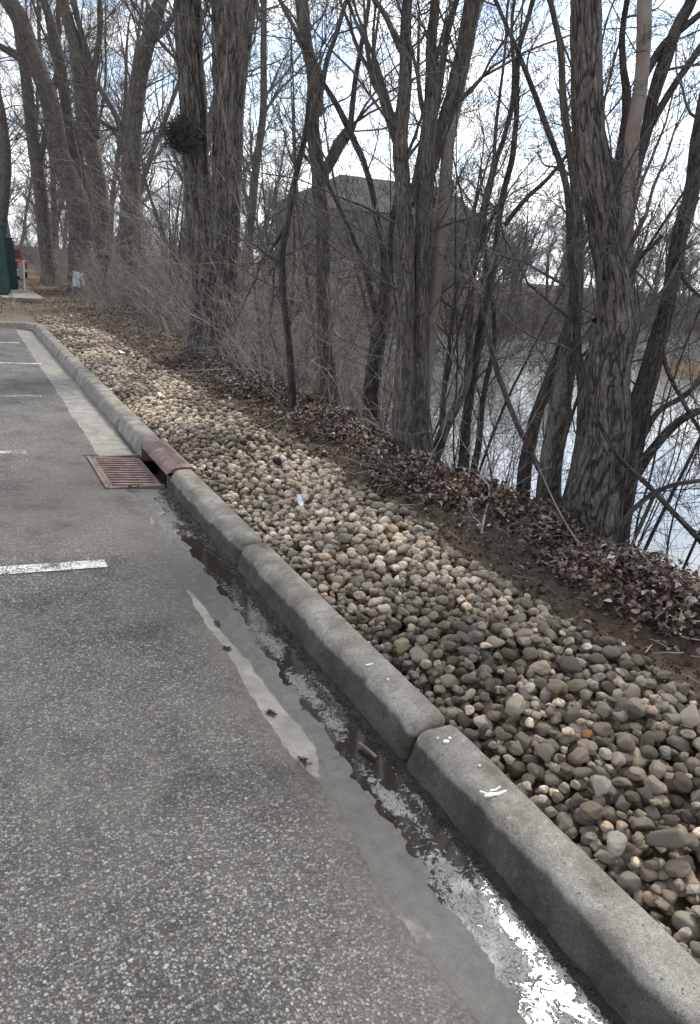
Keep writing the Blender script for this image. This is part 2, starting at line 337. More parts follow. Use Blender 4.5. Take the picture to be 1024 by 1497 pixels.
def plain(name, col, rough=0.6, spec=0.4, var=0.15, sc=8, metal=0., bump=0.0):
    b = MB(name, rough, spec); v = b.obj()
    c = b.mix(1.0, col, b.ramp(b.noise(v, sc, 5, 0.65), [(0.3, 1-var), (0.7, 1+var)]), 'MULTIPLY')
    b.p.inputs['Metallic'].default_value = metal
    return b.fin(c, b.bump(b.noise(v, sc*8, 4), 0.5, bump) if bump else None)
def twig_mat(name, lo, hi):
    b = MB(name, 0.9, 0.15); v = b.obj()
    c = b.mix(b.ramp(b.noise(v, 3.5, 4, 0.7), [(0.35, 0.), (0.65, 1.)]), lo, hi)
    return b.fin(c)
def rust_mat():
    b = MB('rusty_iron', 0.75, 0.4); v = b.obj(); b.p.inputs['Metallic'].default_value = 0.15
    c = b.ramp(b.noise(v, 9, 6, 0.7), [(0.3, (0.085, 0.055, 0.044)), (0.5, (0.175, 0.12, 0.1)), (0.7, (0.28, 0.21, 0.185))])
    c = b.mix(b.ramp(b.noise(v, 3.3, 5, 0.7), [(0.5, 0.0), (0.66, 0.7)]), c, (0.06, 0.045, 0.038))
    c = b.mix(1.0, c, b.ramp(b.noise(v, 130, 4, 0.7), [(0.3, 0.65), (0.7, 1.25)]), 'MULTIPLY')
    return b.fin(c, b.bump(b.noise(v, 120, 4, 0.7), 0.6, 0.003))
def paint_mat(name, dense):
    b = MB(name, 0.7, 0.3); v = b.obj()
    b.fin(b.ramp(b.noise(v, 40, 4), [(0.3, (0.47, 0.46, 0.44)), (0.7, (0.68, 0.67, 0.645))]), b.bump(b.vor(v, 135), 0.7, 0.003))
    al = b.ramp(b.math('ADD', b.math('MULTIPLY', b.noise(v, 85, 4, 0.75), 0.8), b.math('MULTIPLY', b.noise(v, 9, 3), 0.35)), [(dense, 0.0), (dense+0.05, 1.0)])
    b.L.new(al, b.p.inputs['Alpha']); return b.m
M['asphalt'] = asphalt_mat(); M['concrete'] = concrete_mat(); M['gutter'] = gutter_mat()
M['puddle'] = puddle_mat(); M['river'] = river_mat(); M['soil'] = soil_mat(); M['stone1'] = stone_mat(True); M['stoneN'] = stone_mat(False)
M['leaf'] = leaf_mat(); M['rust'] = rust_mat(); M['paint'] = paint_mat('road_paint', 0.535); M['paint_worn'] = paint_mat('worn_road_paint', 0.585)
M['bark_big'] = bark_mat('furrowed_bark', (0.026, 0.022, 0.019), (0.215, 0.19, 0.168), 0.8, 12, None, 0.05)
M['bark_near'] = bark_mat('deeply_furrowed_bark', (0.018, 0.0155, 0.013), (0.20, 0.176, 0.155), 0.8, 28, None, 0.025)
M['bark'] = bark_mat('grey_bark', (0.035, 0.030, 0.026), (0.215, 0.19, 0.168), 0.7, 32, None, 0.015)
M['bark_dark'] = bark_mat('dark_bark', (0.02, 0.0175, 0.0155), (0.115, 0.102, 0.092), 0.7, 34, None, 0.012)
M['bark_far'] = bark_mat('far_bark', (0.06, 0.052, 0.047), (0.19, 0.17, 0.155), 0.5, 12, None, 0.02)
M['bark_pale'] = bark_mat('bare_pale_wood', (0.19, 0.165, 0.14), (0.34, 0.30, 0.26), 0.15, 16, (0.20, 0.155, 0.125), 0.004)
M['twig'] = twig_mat('branch_bark', (0.035, 0.030, 0.027), (0.125, 0.112, 0.102))
M['twig_pale'] = twig_mat('dry_stem_bark', (0.11, 0.096, 0.084), (0.34, 0.305, 0.27))
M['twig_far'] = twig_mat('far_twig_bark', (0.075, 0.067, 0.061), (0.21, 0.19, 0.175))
M['dirtpaint'] = plain('white_droppings', (0.62, 0.61, 0.58), 0.8, 0.2, 0.2, 60)

# ------------------------------------------------------------------ terrain
WATER = -2.25
def yfar(x): return np.interp(x, [-60, 4, 7, 12, 18, 24, 33, 45, 62, 110, 400], [150, 150, 130, 90, 66, 52, 45, 46, 51, 62, 90])
def crest(y): return np.interp(y, [-5, 2, 3, 4, 5, 6.5, 8, 11, 15, 22, 40, 100], [1.95, 1.97, 1.95, 1.9, 1.87, 2.05, 2.15, 2.2, 2.4, 3.0, 3.6, 4.5])
def ground(x, y):
    x, y = np.broadcast_arrays(np.asarray(x, float), np.asarray(y, float))
    c = crest(y); n = fbm(x*2.2, y*2.2, 0, 3) - 0.5; n2 = fbm(x*9, y*9, 0, 5) - 0.5; big = fbm(x*0.4, y*0.4, 0, 9) - 0.5
    flat = np.interp(x, [0.15, 0.3, 1.2, 1.4], [0.05, 0.065, 0.085, 0.10])
    bh = np.interp(y, [-5, 2, 5, 8, 12, 18], [0.17, 0.17, 0.17, 0.13, 0.10, 0.06])
    berm = bh*sstep(c-0.62, c-0.12, x)*(0.8+1.1*n)
    near = flat + berm + 0.05*n*sstep(1.15, 1.5, x) + 0.03*n2*sstep(1.15, 1.4, x) + 0.045*(fbm(x*28, y*28, 0, 6)-0.5)*sstep(1.15, 1.4, x)*(y < 14)
    sl = np.interp(y, [0, 6, 12, 25, 60], [0.95, 0.85, 0.62, 0.45, 0.35])
    drop = np.maximum(x-c, 0); near = near - sl*(np.sqrt(drop**2+0.09)-0.3) + 0.35*big*sstep(c+0.2, c+1.5, x)
    near = np.maximum(near, -2.9)
    d = y - yfar(x) + 2.5*big
    far = -2.9 + 1.3*sstep(-3, 1.5, d) + 1.6*sstep(0.5, 9, d) + 1.0*sstep(8, 50, d) + 0.5*big
    z = np.maximum(near, np.where(x > 3, far, -9))
    # reed spit on the right and the open ground beyond the car park
    beyond = (0.12 + 0.03*n + 0.015*n2)
    z = np.where(x <= 0.16, np.where(y > 17.99, beyond, -0.15), z)
    return z
xs = np.unique(np.concatenate([[-60, -40, -25, -15, -10], np.arange(-7, 0.1, 0.5), [0.155, 0.17], np.arange(0.22, 4.0, 0.045), np.arange(4, 9, 0.25), np.arange(9, 70, 1.6), np.arange(70, 400, 15)]))
ys = np.unique(np.concatenate([np.arange(-6, 0.5, 0.5), np.arange(0.5, 12, 0.045), np.arange(12, 24, 0.11), [17.98, 18.0], np.arange(24, 50, 0.4), np.arange(50, 140, 1.8), np.arange(140, 500, 20)]))
me = grid('ground', xs, ys, ground, M['soil'], {'grass': lambda X, Y: sstep(17.9, 18.6, Y)*sstep(23.5, 19, Y)*sstep(1.2, 0.2, X)*0.75, 'far': lambda X, Y: sstep(6, 12, X)})
tag(add('ground', me), kind='structure')
me = grid('river', np.array([3., 8, 20, 60, 400]), np.array([-60., 0, 20, 60, 180]), lambda X, Y: X*0+WATER, M['river'])
tag(add('river', me), kind='structure')

# ------------------------------------------------------------------ car park
def edge_x(y):
    y = np.asarray(y, float)
    e = -0.335 + 0.05*(fbm(y*2.3, 0.3, 0, 21)-0.5) + 0.03*(fbm(y*14, 0.7, 0, 22)-0.5)
    e = e + 0.10*np.exp(-((y-5.2)/0.35)**2) - 0.03*sstep(5.0, 2.5, y) + np.interp(y, [1.0, 1.4, 1.9, 2.2], [0.03, -0.01, 0.05, 0.0])
    return np.where((y > 5.62) & (y < 6.72), -0.452, e)
def asph_z(x, y): return 0.034 + 0.012*np.abs(x+0.35) + 0.006*(fbm(x*3, y*3, 0, 31)-0.5)
ay = np.unique(np.concatenate([np.arange(-6, 0.4, 0.4), np.arange(0.4, 7, 0.018), np.arange(7, 17.9, 0.05), [5.618, 5.622, 6.718, 6.722]]))
t = np.unique(np.concatenate([np.arange(0, 0.12, 0.01), np.arange(0.12, 0.6, 0.03), np.arange(0.6, 3, 0.2), [4, 7, 12, 25]]))
def asphalt():
    E_ = edge_x(ay); X = E_[None, :] - t[:, None]; Y = np.broadcast_to(ay, X.shape)
    Z = asph_z(X, Y) + 0.004*(fbm(X*30, Y*30, 0, 33)-0.5)
    Z = Z - 0.016*np.exp(-t[:, None]/0.03)
    nx, ny = X.shape; V = np.stack([X, Y, Z], -1).reshape(-1, 3)
    I = np.arange(nx*ny).reshape(nx, ny)
    F = np.stack([I[:-1, :-1], I[:-1, 1:], I[1:, 1:], I[1:, :-1]], -1).reshape(-1, 4)
    # skirt down
    V2 = np.stack([E_, ay, np.full(ny, -0.03)], -1); J = np.arange(ny)+len(V)
    F2 = np.stack([J[:-1], J[1:], I[0, 1:], I[0, :-1]], -1)
    V = np.concatenate([V, V2])
    edge = np.exp(-t/0.13)[:, None]*(0.4+0.6*sstep(7.5, 5, ay))[None, :]
    e2 = 0.75*np.exp(-((X+0.9)/0.7)**2-((Y-5.3)/0.9)**2) + 0.5*np.exp(-((X+0.6)/0.35)**2)*sstep(9, 7, Y)*sstep(5.5, 7, Y)
    edge = np.clip(edge+e2, 0, 1).reshape(-1); edge = np.concatenate([edge, np.ones(ny)])
    tag(add('asphalt', mesh_np('asphalt', V, [F, F2], M['asphalt'], True, {'edge': edge})), kind='structure')
asphalt()
def gz(x, y):
    base = -0.055*x*sstep(0, -0.2, x)*1.0
    down = sstep(5.7, 5.4, y)
    ch = -0.008*np.exp(-((x+0.15)/0.06)**2)
    mud = 0.016*np.exp(-((x+0.005)/0.035)**2)*(0.3+1.2*fbm(x*25, y*25, 0, 41))
    return base + down*(ch+mud+0.014*(fbm(x*24, y*15, 0, 42)-0.5)*np.exp(-((x+0.16)/0.14)**2)) + 0.002*(fbm(x*12, y*12, 0, 43)-0.5)
def g_wet(x, y):
    n = fbm(x*6, y*3, 0, 44)
    w = np.ones_like(x)*0.9
    isl = lambda x0, x1, y0, y1, s: sstep(x0-s, x0+s, x)*sstep(x1+s, x1-s, x)*sstep(y0-s*2, y0+s*3, y)*sstep(y1+s*2, y1-s*3, y)
    xr = np.interp(y, [2.05, 2.2, 2.7, 3.2, 3.7, 4.3], [-0.315, -0.255, -0.285, -0.31, -0.335, -0.36]) + 0.045*(fbm(y*9+x*0, 0.4, 0, 46)-0.5)
    dry1 = sstep(xr+0.008, xr-0.008, x)*sstep(1.98, 2.08, y)*sstep(3.85, 3.6, y)
    dry2 = isl(-0.42, -0.30+0.04*n, 1.27, 1.42, 0.02); dry3 = isl(-0.42, -0.27, 4.85, 5.15, 0.02)
    w = w - 0.9*np.clip(dry1+dry2*0.6*sstep(0.40, 0.55, n)+dry3, 0, 1)
    up = sstep(6.4, 6.9, y); w = w*(1-up) + up*(0.25*sstep(8, 6.8, y) + 0.35*sstep(-0.07, 0.0, x))
    return w
def g_mud(x, y):
    w = 0.95*sstep(-0.11, -0.045, x) + 0.3*np.exp(-((x+0.13)/0.05)**2)
    near = sstep(5.7, 5.2, y)*w; return near + sstep(6.6, 6.9, y)*0.72*sstep(-0.06, -0.01, x)*sstep(9, 7, y) + sstep(9, 11, y)*0.4*sstep(-0.03, 0, x)
gx = np.arange(-0.46, 0.031, 0.0055)
for nm, a0, a1, st in (('gutter', -3.0, 0.6, 0.05), ('gutter', 0.6, 5.69, 0.007), ('gutter', 6.68, 17.98, 0.03)):
    yy = np.linspace(a0, a1, int((a1-a0)/st)+1)
    tag(add(nm, grid(nm, gx if a0 > -1 and a1 < 7 else gx[::4], yy, gz, M['gutter'], {'wet': g_wet, 'mud': g_mud})), kind='structure')
# puddle surface: a level sheet the uneven gutter breaks through
def film(X, Y):
    a = np.interp(Y, [0.5, 1.2, 1.9, 2.6, 3.3, 3.65, 3.8, 4.0, 4.15, 4.4, 4.55, 5.2, 5.6], [0.72, 0.62, 0.55, 0.5, 0.5, 0.5, 0.4, 0.3, 0.0, 0.0, 0.4, 0.5, 0.4])
    xl = np.interp(Y, [0.9, 1.3, 1.8, 5], [-0.33, -0.25, -0.19, -0.17])
    return a - 0.9*(fbm(X*11, Y*6, 0, 51)-0.5) - 0.6*sstep(xl+0.05, xl-0.04, X) - 0.25*np.exp(-((X+0.075)/0.03)**2)
def wl(X, Y): return np.interp(Y, [0.4, 1.0, 1.5, 2.2, 3.0, 3.6, 4.2, 4.8, 5.6], [0.0105, 0.009, 0.0066, 0.0048, 0.0036, 0.0026, 0.0022, -0.001, -0.002]) + 0*X
me = grid('puddle', np.arange(-0.33, -0.012, 0.01), np.arange(0.4, 5.62, 0.02), wl, M['puddle'], {'film': film})
tag(add('puddle_water', me), kind='structure')
# marking lines
def line(y0, x0, x1, w, mat, n=40, sk=0.0):
    xx = np.linspace(x0, x1, n); yy = np.linspace(-w/2, w/2, 5)
    me = grid('parking_line', xx, yy, lambda X, Y: asph_z(X, Y+y0)+0.0065, mat)
    v = np.empty(len(me.vertices)*3, np.float32); me.vertices.foreach_get('co', v); v = v.reshape(-1, 3); v[:, 1] += y0+sk*(v[:, 0]+0.7); me.vertices.foreach_set('co', v.ravel())
    tag(add('parking_line', me), kind='structure')
line(4.16, -6, -0.70, 0.115, M['paint'], 90, -0.06)
line(6.86, -6, -0.92, 0.10, M['paint_worn'], 60)
line(9.62, -6, -0.55, 0.10, M['paint_worn'], 60)
line(12.42, -6, -0.30, 0.10, M['paint'], 60)
line(15.1, -6, -0.42, 0.10, M['paint'], 60)
line(14.3, -6, -0.9, 0.10, M['paint_worn'], 60)

# ------------------------------------------------------------------ kerb
PROF = np.array([(-0.004, -0.06), (0.0, 0.0), (0.008, 0.035), (0.018, 0.07), (0.03, 0.102), (0.042, 0.125), (0.056, 0.141), (0.074, 0.151), (0.1, 0.156), (0.14, 0.158), (0.175, 0.158), (0.186, 0.154), (0.19, 0.145), (0.19, -0.06)])
_s = np.concatenate([[0], np.cumsum(np.hypot(*np.diff(PROF, axis=0).T))]); _q = np.linspace(0, _s[-1], 64)
PR = np.stack([np.interp(_q, _s, PROF[:, 0]), np.interp(_q, _s, PROF[:, 1])], -1)
def kerb_mesh(name, path_fn, L, step, seed, wetamt):
    n = max(8, int(L/step)); s = np.linspace(0, L, n)
    s = np.unique(np.concatenate([s, np.array([0, .003, .007, .012, .02, .03]), L-np.array([0, .003, .007, .012, .02, .03])]))
    P, Nn = path_fn(s)                              # foot points, outward (towards bed) dirs
    k = len(PR); A = PR[None, :, 0]; B = PR[None, :, 1]
    e = np.minimum(s, L-s); shrink = 0.02*np.exp(-e/0.010)[:, None]
    chip = 0.035*np.exp(-e/0.028)[:, None]*(fbm(s[:, None]*0+seed, PR[None, :, 1]*30, 0, 60)-0.3)
    cx, cz = 0.12, 0.04; dx, dz = A-cx, B-cz; r = np.hypot(dx, dz)
    nz = 0.006*(fbm(P[:, 1][:, None]*5, P[:, 0][:, None]*5+_q[None]*9, 0, seed)-0.5) + 0.003*(fbm(P[:, 1][:, None]*40, _q[None]*40+P[:, 0][:, None]*40, 0, seed+1)-0.5)
    f = 1 + (nz - shrink - np.maximum(chip, 0))/r
    A = cx+dx*f; B = cz+dz*f
    V = np.stack([P[:, 0][:, None]+Nn[:, 0][:, None]*A, P[:, 1][:, None]+Nn[:, 1][:, None]*A, B], -1)
    m = len(s); I = np.arange(m*k).reshape(m, k)
    F = np.stack([I[:-1, :-1], I[:-1, 1:], I[1:, 1:], I[1:, :-1]], -1).reshape(-1, 4)
    V = V.reshape(-1, 3)
    capc = np.array([[P[0, 0]+Nn[0, 0]*cx, P[0, 1]+Nn[0, 1]*cx, 0.03], [P[-1, 0]+Nn[-1, 0]*cx, P[-1, 1]+Nn[-1, 1]*cx, 0.03]])
    c0, c1 = len(V), len(V)+1; V = np.concatenate([V, capc])
    F3 = np.concatenate([np.stack([I[0, 1:], I[0, :-1], np.full(k-1, c0)], -1), np.stack([I[-1, :-1], I[-1, 1:], np.full(k-1, c1)], -1)])
    yy = V[:, 1]; zz = V[:, 2]
    lim = np.interp(yy, [0.5, 2, 4, 5.6, 5.8], [0.128, 0.118, 0.102, 0.08, 0.03]) + 0.05*(fbm(yy*3.2, 1.3, 0, 71)-0.5) + 0.02*(fbm(yy*22, zz*22, 0, 72)-0.5)
    wet = sstep(lim+0.008, lim-0.008, zz)*(yy < 5.75)*wetamt
    wet = np.maximum(wet, 0.6*sstep(0.02+0.02*fbm(yy*9, 3., 0, 73), 0.0, zz))
    wet = np.maximum(wet, 0.35*sstep(0.60, 0.72, fbm(V[:, 0]*7, yy*7, zz*7, 75)))
    return mesh_np(name, V, [F, F3], M['concrete'], True, {'wet': wet})
def straight(y0):
    return lambda s: (np.stack([0.012*(fbm((y0+s)*0.5, 2.2, 0, 80)-0.5), y0+s], -1), np.stack([np.ones_like(s), s*0], -1))
KY = [(-2.5, 1.998), (2.012, 3.986), (4.014, 5.685), (6.69, 7.878), (7.886, 9.978), (9.986, 12.486), (12.494, 15.2), (15.208, 17.6)]
KL = ['nearest kerb segment at the lower right with the white splash mark', 'kerb segment beyond the nearest joint, damp dark lower face', 'kerb segment ending against the near side of the rusty inlet hood',
      'short kerb segment starting at the far side of the rusty inlet hood', 'second kerb segment past the rusty inlet, dry and pale', 'third kerb segment past the rusty inlet beside pale stones', 'fourth kerb segment past the rusty inlet, near the corner', 'last straight kerb segment leading into the far corner']
kerbs = []
for i, (a, b_) in enumerate(KY):
    me = kerb_mesh('kerb', straight(a), b_-a, 0.012 if b_ < 6 else 0.03, 100+i*7, 1.0)
    kerbs.append(tag(add('kerb', me), KL[i], 'kerb', 'concrete kerb segments along the gutter'))
def corner(s):
    Rr = 0.28; y0 = 17.608; q = np.clip(s/(Rr*math.pi/2), 0, 1)*math.pi/2; rest = np.maximum(s-Rr*math.pi/2, 0)
    x = -Rr+Rr*np.cos(q)-rest; y = y0+Rr*np.sin(q)
    return np.stack([x, y], -1), np.stack([np.cos(q), np.sin(q)], -1)
tag(add('kerb', kerb_mesh('kerb', corner, 12, 0.03, 300, 1.0)), 'far kerb turning left across the end of the car park', 'kerb', 'concrete kerb segments along the gutter')

# storm drain inlet
dr = thing('storm_drain', 'rusty iron storm drain with ribbed grate and kerb hood over a dark opening', 'drain', (0, 6.19, 0))
def drain():
    Y0, Y1 = 5.70, 6.68; YC = 6.19
    b = BM(); bx = BM()
    # frame
    f = BM(); f.box((-0.440, 0, 0.012), (0.028, 0.99, 0.05), 0.004); f.box((-0.22, 0.482, 0.006), (0.42, 0.024, 0.05), 0.004); f.box((-0.22, -0.482, 0.004), (0.42, 0.024, 0.05), 0.004); f.box((-0.004, 0, -0.03), (0.016, 0.99, 0.03), 0.003)
    f.done('frame', M['rust'], dr)
    g = BM(); g.box((-0.405, 0, 0.012), (0.03, 0.93, 0.03), 0.003); g.box((-0.03, 0, -0.008), (0.03, 0.93, 0.03), 0.003); g.box((-0.22, 0, -0.012), (0.02, 0.93, 0.02), 0.002)
    for i in range(13):
        y = -0.45+i*0.075
        sl = math.atan2(0.022, 0.37)
        g.box((-0.215, y, 0.004), (0.37, 0.036, 0.028), 0.006, Matrix.Rotation(sl, 3, 'Y'))
    g.done('grate', M['rust'], dr)
    # hood: kerb profile shell with opening below
    prof = [(0.012, 0.098), (0.018, 0.115), (0.032, 0.134), (0.052, 0.15), (0.08, 0.160), (0.12, 0.163), (0.20, 0.163), (0.215, 0.158), (0.215, -0.02), (0.19, -0.02), (0.19, 0.13), (0.1, 0.13), (0.06, 0.118), (0.04, 0.098)]
    h = BM(); h.prism([(x, -0.492, z) for x, z in prof], (0, 0.984, 0)); o = h.done('hood', M['rust'], dr)
    r_ = BM()
    for x in (0.125, 0.15, 0.175): r_.box((x, 0.02, 0.164), (0.008, 0.8, 0.006), 0.001)
    r_.done('hood_rib', M['rust'], o)
    for q in (0.486, -0.486):
        e = BM(); e.box((0.10, q, 0.045), (0.18, 0.012, 0.15)); e.done('end_plate', M['rust'], dr)
    p = BM()
    dk = plain('pit_wall', (0.012, 0.011, 0.010), 0.9, 0.1)
    p.box((-0.21, 0, -0.42), (0.44, 0.96, 0.02)); p.box((-0.425, 0, -0.21), (0.015, 0.96, 0.4)); p.box((0.188, 0, -0.15), (0.012, 0.96, 0.52)); p.box((-0.12, 0.478, -0.22), (0.62, 0.012, 0.38)); p.box((-0.12, -0.478, -0.22), (0.62, 0.012, 0.38)); p.box((0.1, 0, -0.425), (0.19, 0.96, 0.012))
    p.done('pit', dk, dr)
drain()

# ------------------------------------------------------------------ river stones
def ico(sub):
    b = bmesh.new(); bmesh.ops.create_icosphere(b, subdivisions=sub, radius=1.0); b.verts.ensure_lookup_table()
    V = np.array([v.co[:] for v in b.verts]); F = np.array([[v.index for v in f.verts] for f in b.faces]); b.free(); return V, F
def stone_shape(V, sd, ang):
    r = np.random.default_rng(sd); o = r.uniform(0, 50, 3)
    d = 1 + 0.85*(fbm(V[:, 0]*1.1+o[0], V[:, 1]*1.1+o[1], V[:, 2]*1.1+o[2], sd, 2)-0.5)
    P = V*d[:, None]
    for _ in range(5 if ang else 3):
        n = r.normal(size=3); n /= np.linalg.norm(n); h = r.uniform(0.5, 0.8) if ang else r.uniform(0.7, 0.92)
        q = P@n; P = P - np.outer(np.where(q > h, (q-h)*(0.9 if ang else 0.75), 0), n)
    P = P + V*(0.14*(fbm(V[:, 0]*3.4+o[1], V[:, 1]*4+o[2], V[:, 2]*4, sd+5, 3)-0.5))[:, None]
    m = np.abs(P).max(0); return P/m
VI = {k: ico(k) for k in (1, 2, 3, 4)}
NV = 26
SH = {k: [stone_shape(VI[k][0], 500+i, i % 2 == 0) for i in range(NV)] for k in (1, 2, 3)}
def rotm(ax, an):
    return np.array(Matrix.Rotation(an, 3, Vector(ax)))
def pile():
    cell = 0.007; X0, Y0 = 0.15, 0.62; nx, ny = int(1.5/cell), int(19.6/cell)
    gxx = X0+cell*(np.arange(nx)+0.5); gyy = Y0+cell*(np.arange(ny)+0.5)
    H = ground(gxx[:, None], gyy[None, :]).copy(); S0 = H.copy()
    H[gxx < 0.188, :] = 0.16                                     # the kerb back stops them
    out = []
    def xmax(y): return 1.30 + 0.28*(fbm(y*0.9, 4.4, 0, 90)-0.5) + 0.28*(fbm(y*4, 1.4, 0, 91)-0.5) - 0.45*sstep(16, 19.6, y)
    specials = [(-1, (875, 1163), 0.043, (0.46, 0.42, 0.34), 'whitish smooth river stone close to the kerb at right'),
                (-1, (900, 1243), 0.04, (0.52, 0.48, 0.40), 'chalky white rounded stone nearest the kerb'),
                (-1, (752, 1048), 0.046, (0.46, 0.40, 0.30), 'pale buff blocky stone above the kerb joint'),
                (-1, (857, 1080), 0.026, (0.42, 0.17, 0.07), 'small orange stone among the brown cobbles'),
                (-1, (970, 1245), 0.068, (0.22, 0.19, 0.15), 'long flat angular stone tilted up near right edge'),
                (-1, (588, 945), 0.046, (0.36, 0.29, 0.18), 'large yellowish stone beside the kerb'),
                (-1, (1003, 1072), 0.055, (0.48, 0.42, 0.33), 'large cream coloured stone at the right edge of the photo'),
                (-1, (925, 1055), 0.05, (0.36, 0.32, 0.25), 'broad pale grey stone in the upper right of the bed'),
                (-1, (865, 1195), 0.048, (0.27, 0.22, 0.15), 'big tan stone just below the whitish one'),
                (-1, (405, 686), 0.055, (0.03, 0.03, 0.035), 'black stone lying among pale cobbles past the inlet')]
    def drop(x, y, a, bb, c, th, special=None, lim=0.13):
        i0, i1 = int((x-a-X0)/cell), int((x+a-X0)/cell)+1; j0, j1 = int((y-a-Y0)/cell), int((y+a-Y0)/cell)+1
        i0 = max(i0, 0); j0 = max(j0, 0); i1 = min(i1, nx); j1 = min(j1, ny)
        if i1 <= i0 or j1 <= j0: return None
        dx = gxx[i0:i1, None]-x; dy = gyy[None, j0:j1]-y; u = (dx*math.cos(th)+dy*math.sin(th))/a; v = (-dx*math.sin(th)+dy*math.cos(th))/bb
        q = 1-u*u-v*v; m = q > 0
        if not m.any(): return None
        e = np.where(m, c*np.sqrt(np.maximum(q, 0)), 0)
        zc = np.where(m, H[i0:i1, j0:j1]+0.86*e, -9).max()
        return zc, (i0, i1, j0, j1), m, e
    def place(x, y, a, bb, c, th, special, res):
        zc, (i0, i1, j0, j1), m, e = res
        H[i0:i1, j0:j1] = np.where(m, np.maximum(H[i0:i1, j0:j1], zc+e*0.92), H[i0:i1, j0:j1]); out.append((x, y, zc, a, bb, c, th, special))
    def px2w(u, v, z):
        d = FW + RT*(u-512)/FPX + UP*(748.5-v)/FPX; t_ = (z-CAM[2])/d[2]; return CAM+t_*d
    def run(n, y0, y1, smin, smax, lim, tries=3, pw=1.6):
        for _ in range(n):
            a = smin+(smax-smin)*rng.random()**pw; bb = a*rng.uniform(0.68, 0.98); c = a*rng.uniform(0.5, 0.82); th = rng.uniform(0, math.pi)
            best = None
            for _ in range(tries):
                y = rng.uniform(y0, y1); x = rng.uniform(0.19+a*0.55, xmax(y))
                r = drop(x, y, a, bb, c, th)
                if r and (best is None or r[0] < best[0]): best = (r[0], x, y, r)
            if best is None: continue
            zc, x, y, r = best
            top = zc+c - float(ground(x, y)); edge = min(1, max(0.45, (float(xmax(y))-x)/0.25+0.45)); kb = min(1, 0.62+(x-0.19)*1.6)
            if top > lim*edge*kb: continue
            place(x, y, a, bb, c, th, None, r)
    run(2600, 0.65, 4.5, 0.018, 0.044, 0.12)
    run(3400, 4.5, 10, 0.022, 0.042, 0.12, 2)
    run(3400, 10, 19.6, 0.028, 0.05, 0.12, 2)
    run(2100, 0.65, 4.5, 0.018, 0.046, 0.15)
    run(1500, 4.5, 10, 0.022, 0.046, 0.15, 2)
    run(1200, 10, 19.6, 0.028, 0.05, 0.15, 2)
    for s in specials:
        P = px2w(s[1][0], s[1][1], 0.17); a = s[2]; th = 0.5 if 'flat' not in s[4] else 2.5
        c = a*(0.6 if 'flat' not in s[4] else 0.42); r = drop(P[0], P[1], a, a*0.75, c, th)
        if r: place(P[0], P[1], a, a*(0.75 if 'flat' not in s[4] else 0.66), c, th, s, r)
    return out
ST = pile()
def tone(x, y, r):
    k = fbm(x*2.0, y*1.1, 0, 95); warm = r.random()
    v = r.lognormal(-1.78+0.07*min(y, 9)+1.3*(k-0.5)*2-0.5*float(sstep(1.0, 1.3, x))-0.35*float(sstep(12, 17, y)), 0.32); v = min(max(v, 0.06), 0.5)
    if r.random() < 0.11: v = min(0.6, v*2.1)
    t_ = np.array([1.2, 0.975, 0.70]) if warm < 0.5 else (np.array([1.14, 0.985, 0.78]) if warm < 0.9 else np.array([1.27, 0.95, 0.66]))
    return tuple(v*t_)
def proj(P):
    d = np.asarray(P)-CAM; z = d@FW; return 512+FPX*(d@RT)/z, 748.5-FPX*(d@UP)/z, z
def stones():
    P = np.array([s[:6] for s in ST]); u, v, z = proj(P[:, :3])
    vis = (u > -15) & (u < 1040) & (v > 0) & (v < 1510)
    size = np.where(vis, P[:, 3]/z, 0); sp = [i for i, s in enumerate(ST) if s[7]]
    # stones lying well under others do not show: prefer the upper layer
    top = P[:, 2]+P[:, 5] - ground(P[:, 0], P[:, 1]); score = size*np.where(top > 0.075, 1, 0.3)
    order = np.argsort(-score); single = list(sp)+[i for i in order if i not in sp][:300-len(sp)]
    single = set(single); r = np.random.default_rng(12)
    meshes = []
    for i in range(NV):
        V = stone_shape(VI[4][0] if i % 2 else VI[3][0], 500+i, i % 2 == 0)
        me = mesh_np('cobble', V, VI[4][1] if i % 2 else VI[3][1], M['stone1']); meshes.append(me)
    BV = []; BF = []; BT = []; off = 0
    for i, s in enumerate(ST):
        x, y, zc, a, bb, c, th, spc = s; k = int(r.integers(NV)); tl = r.uniform(-0.45, 0.45, 2)
        R_ = rotm((0, 0, 1), th+r.choice([0, math.pi]))@rotm((1, 0, 0), tl[0])@rotm((0, 1, 0), tl[1])
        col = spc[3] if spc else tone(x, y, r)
        f = 1.06
        if i in single:
            if spc and 'flat' in spc[4]: R_ = rotm((0, 0, 1), 2.5)@rotm((0, 1, 0), 0.35)@rotm((1, 0, 0), 0.6); k = 4
            o = bpy.data.objects.new('cobble', meshes[k]); COL.objects.link(o)
            o.matrix_world = Matrix(np.block([[R_@np.diag([a*f, bb*f, c*f]), np.array([[x], [y], [zc]])], [np.zeros((1, 3)), np.ones((1, 1))]]).tolist())
            o.color = (*col, 1)
            tag(o, spc[4] if spc else 'rounded grey-brown river stone in the near end of the cobble bed', 'stone', 'river stones at the near end of the bed')
            if spc: o['group'] = 'river stones of a striking colour or size'
        else:
            lv = 3 if (y < 2.6 and vis[i]) else (2 if y < 7.5 else 1)
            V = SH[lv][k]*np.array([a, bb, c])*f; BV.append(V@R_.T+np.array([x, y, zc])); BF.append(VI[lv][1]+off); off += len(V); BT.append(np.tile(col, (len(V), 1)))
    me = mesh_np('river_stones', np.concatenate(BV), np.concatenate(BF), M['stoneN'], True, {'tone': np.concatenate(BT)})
    tag(add('river_stones', me), 'bed of smaller and farther grey-brown river stones beside the kerb', 'stones', None, 'stuff')
stones()
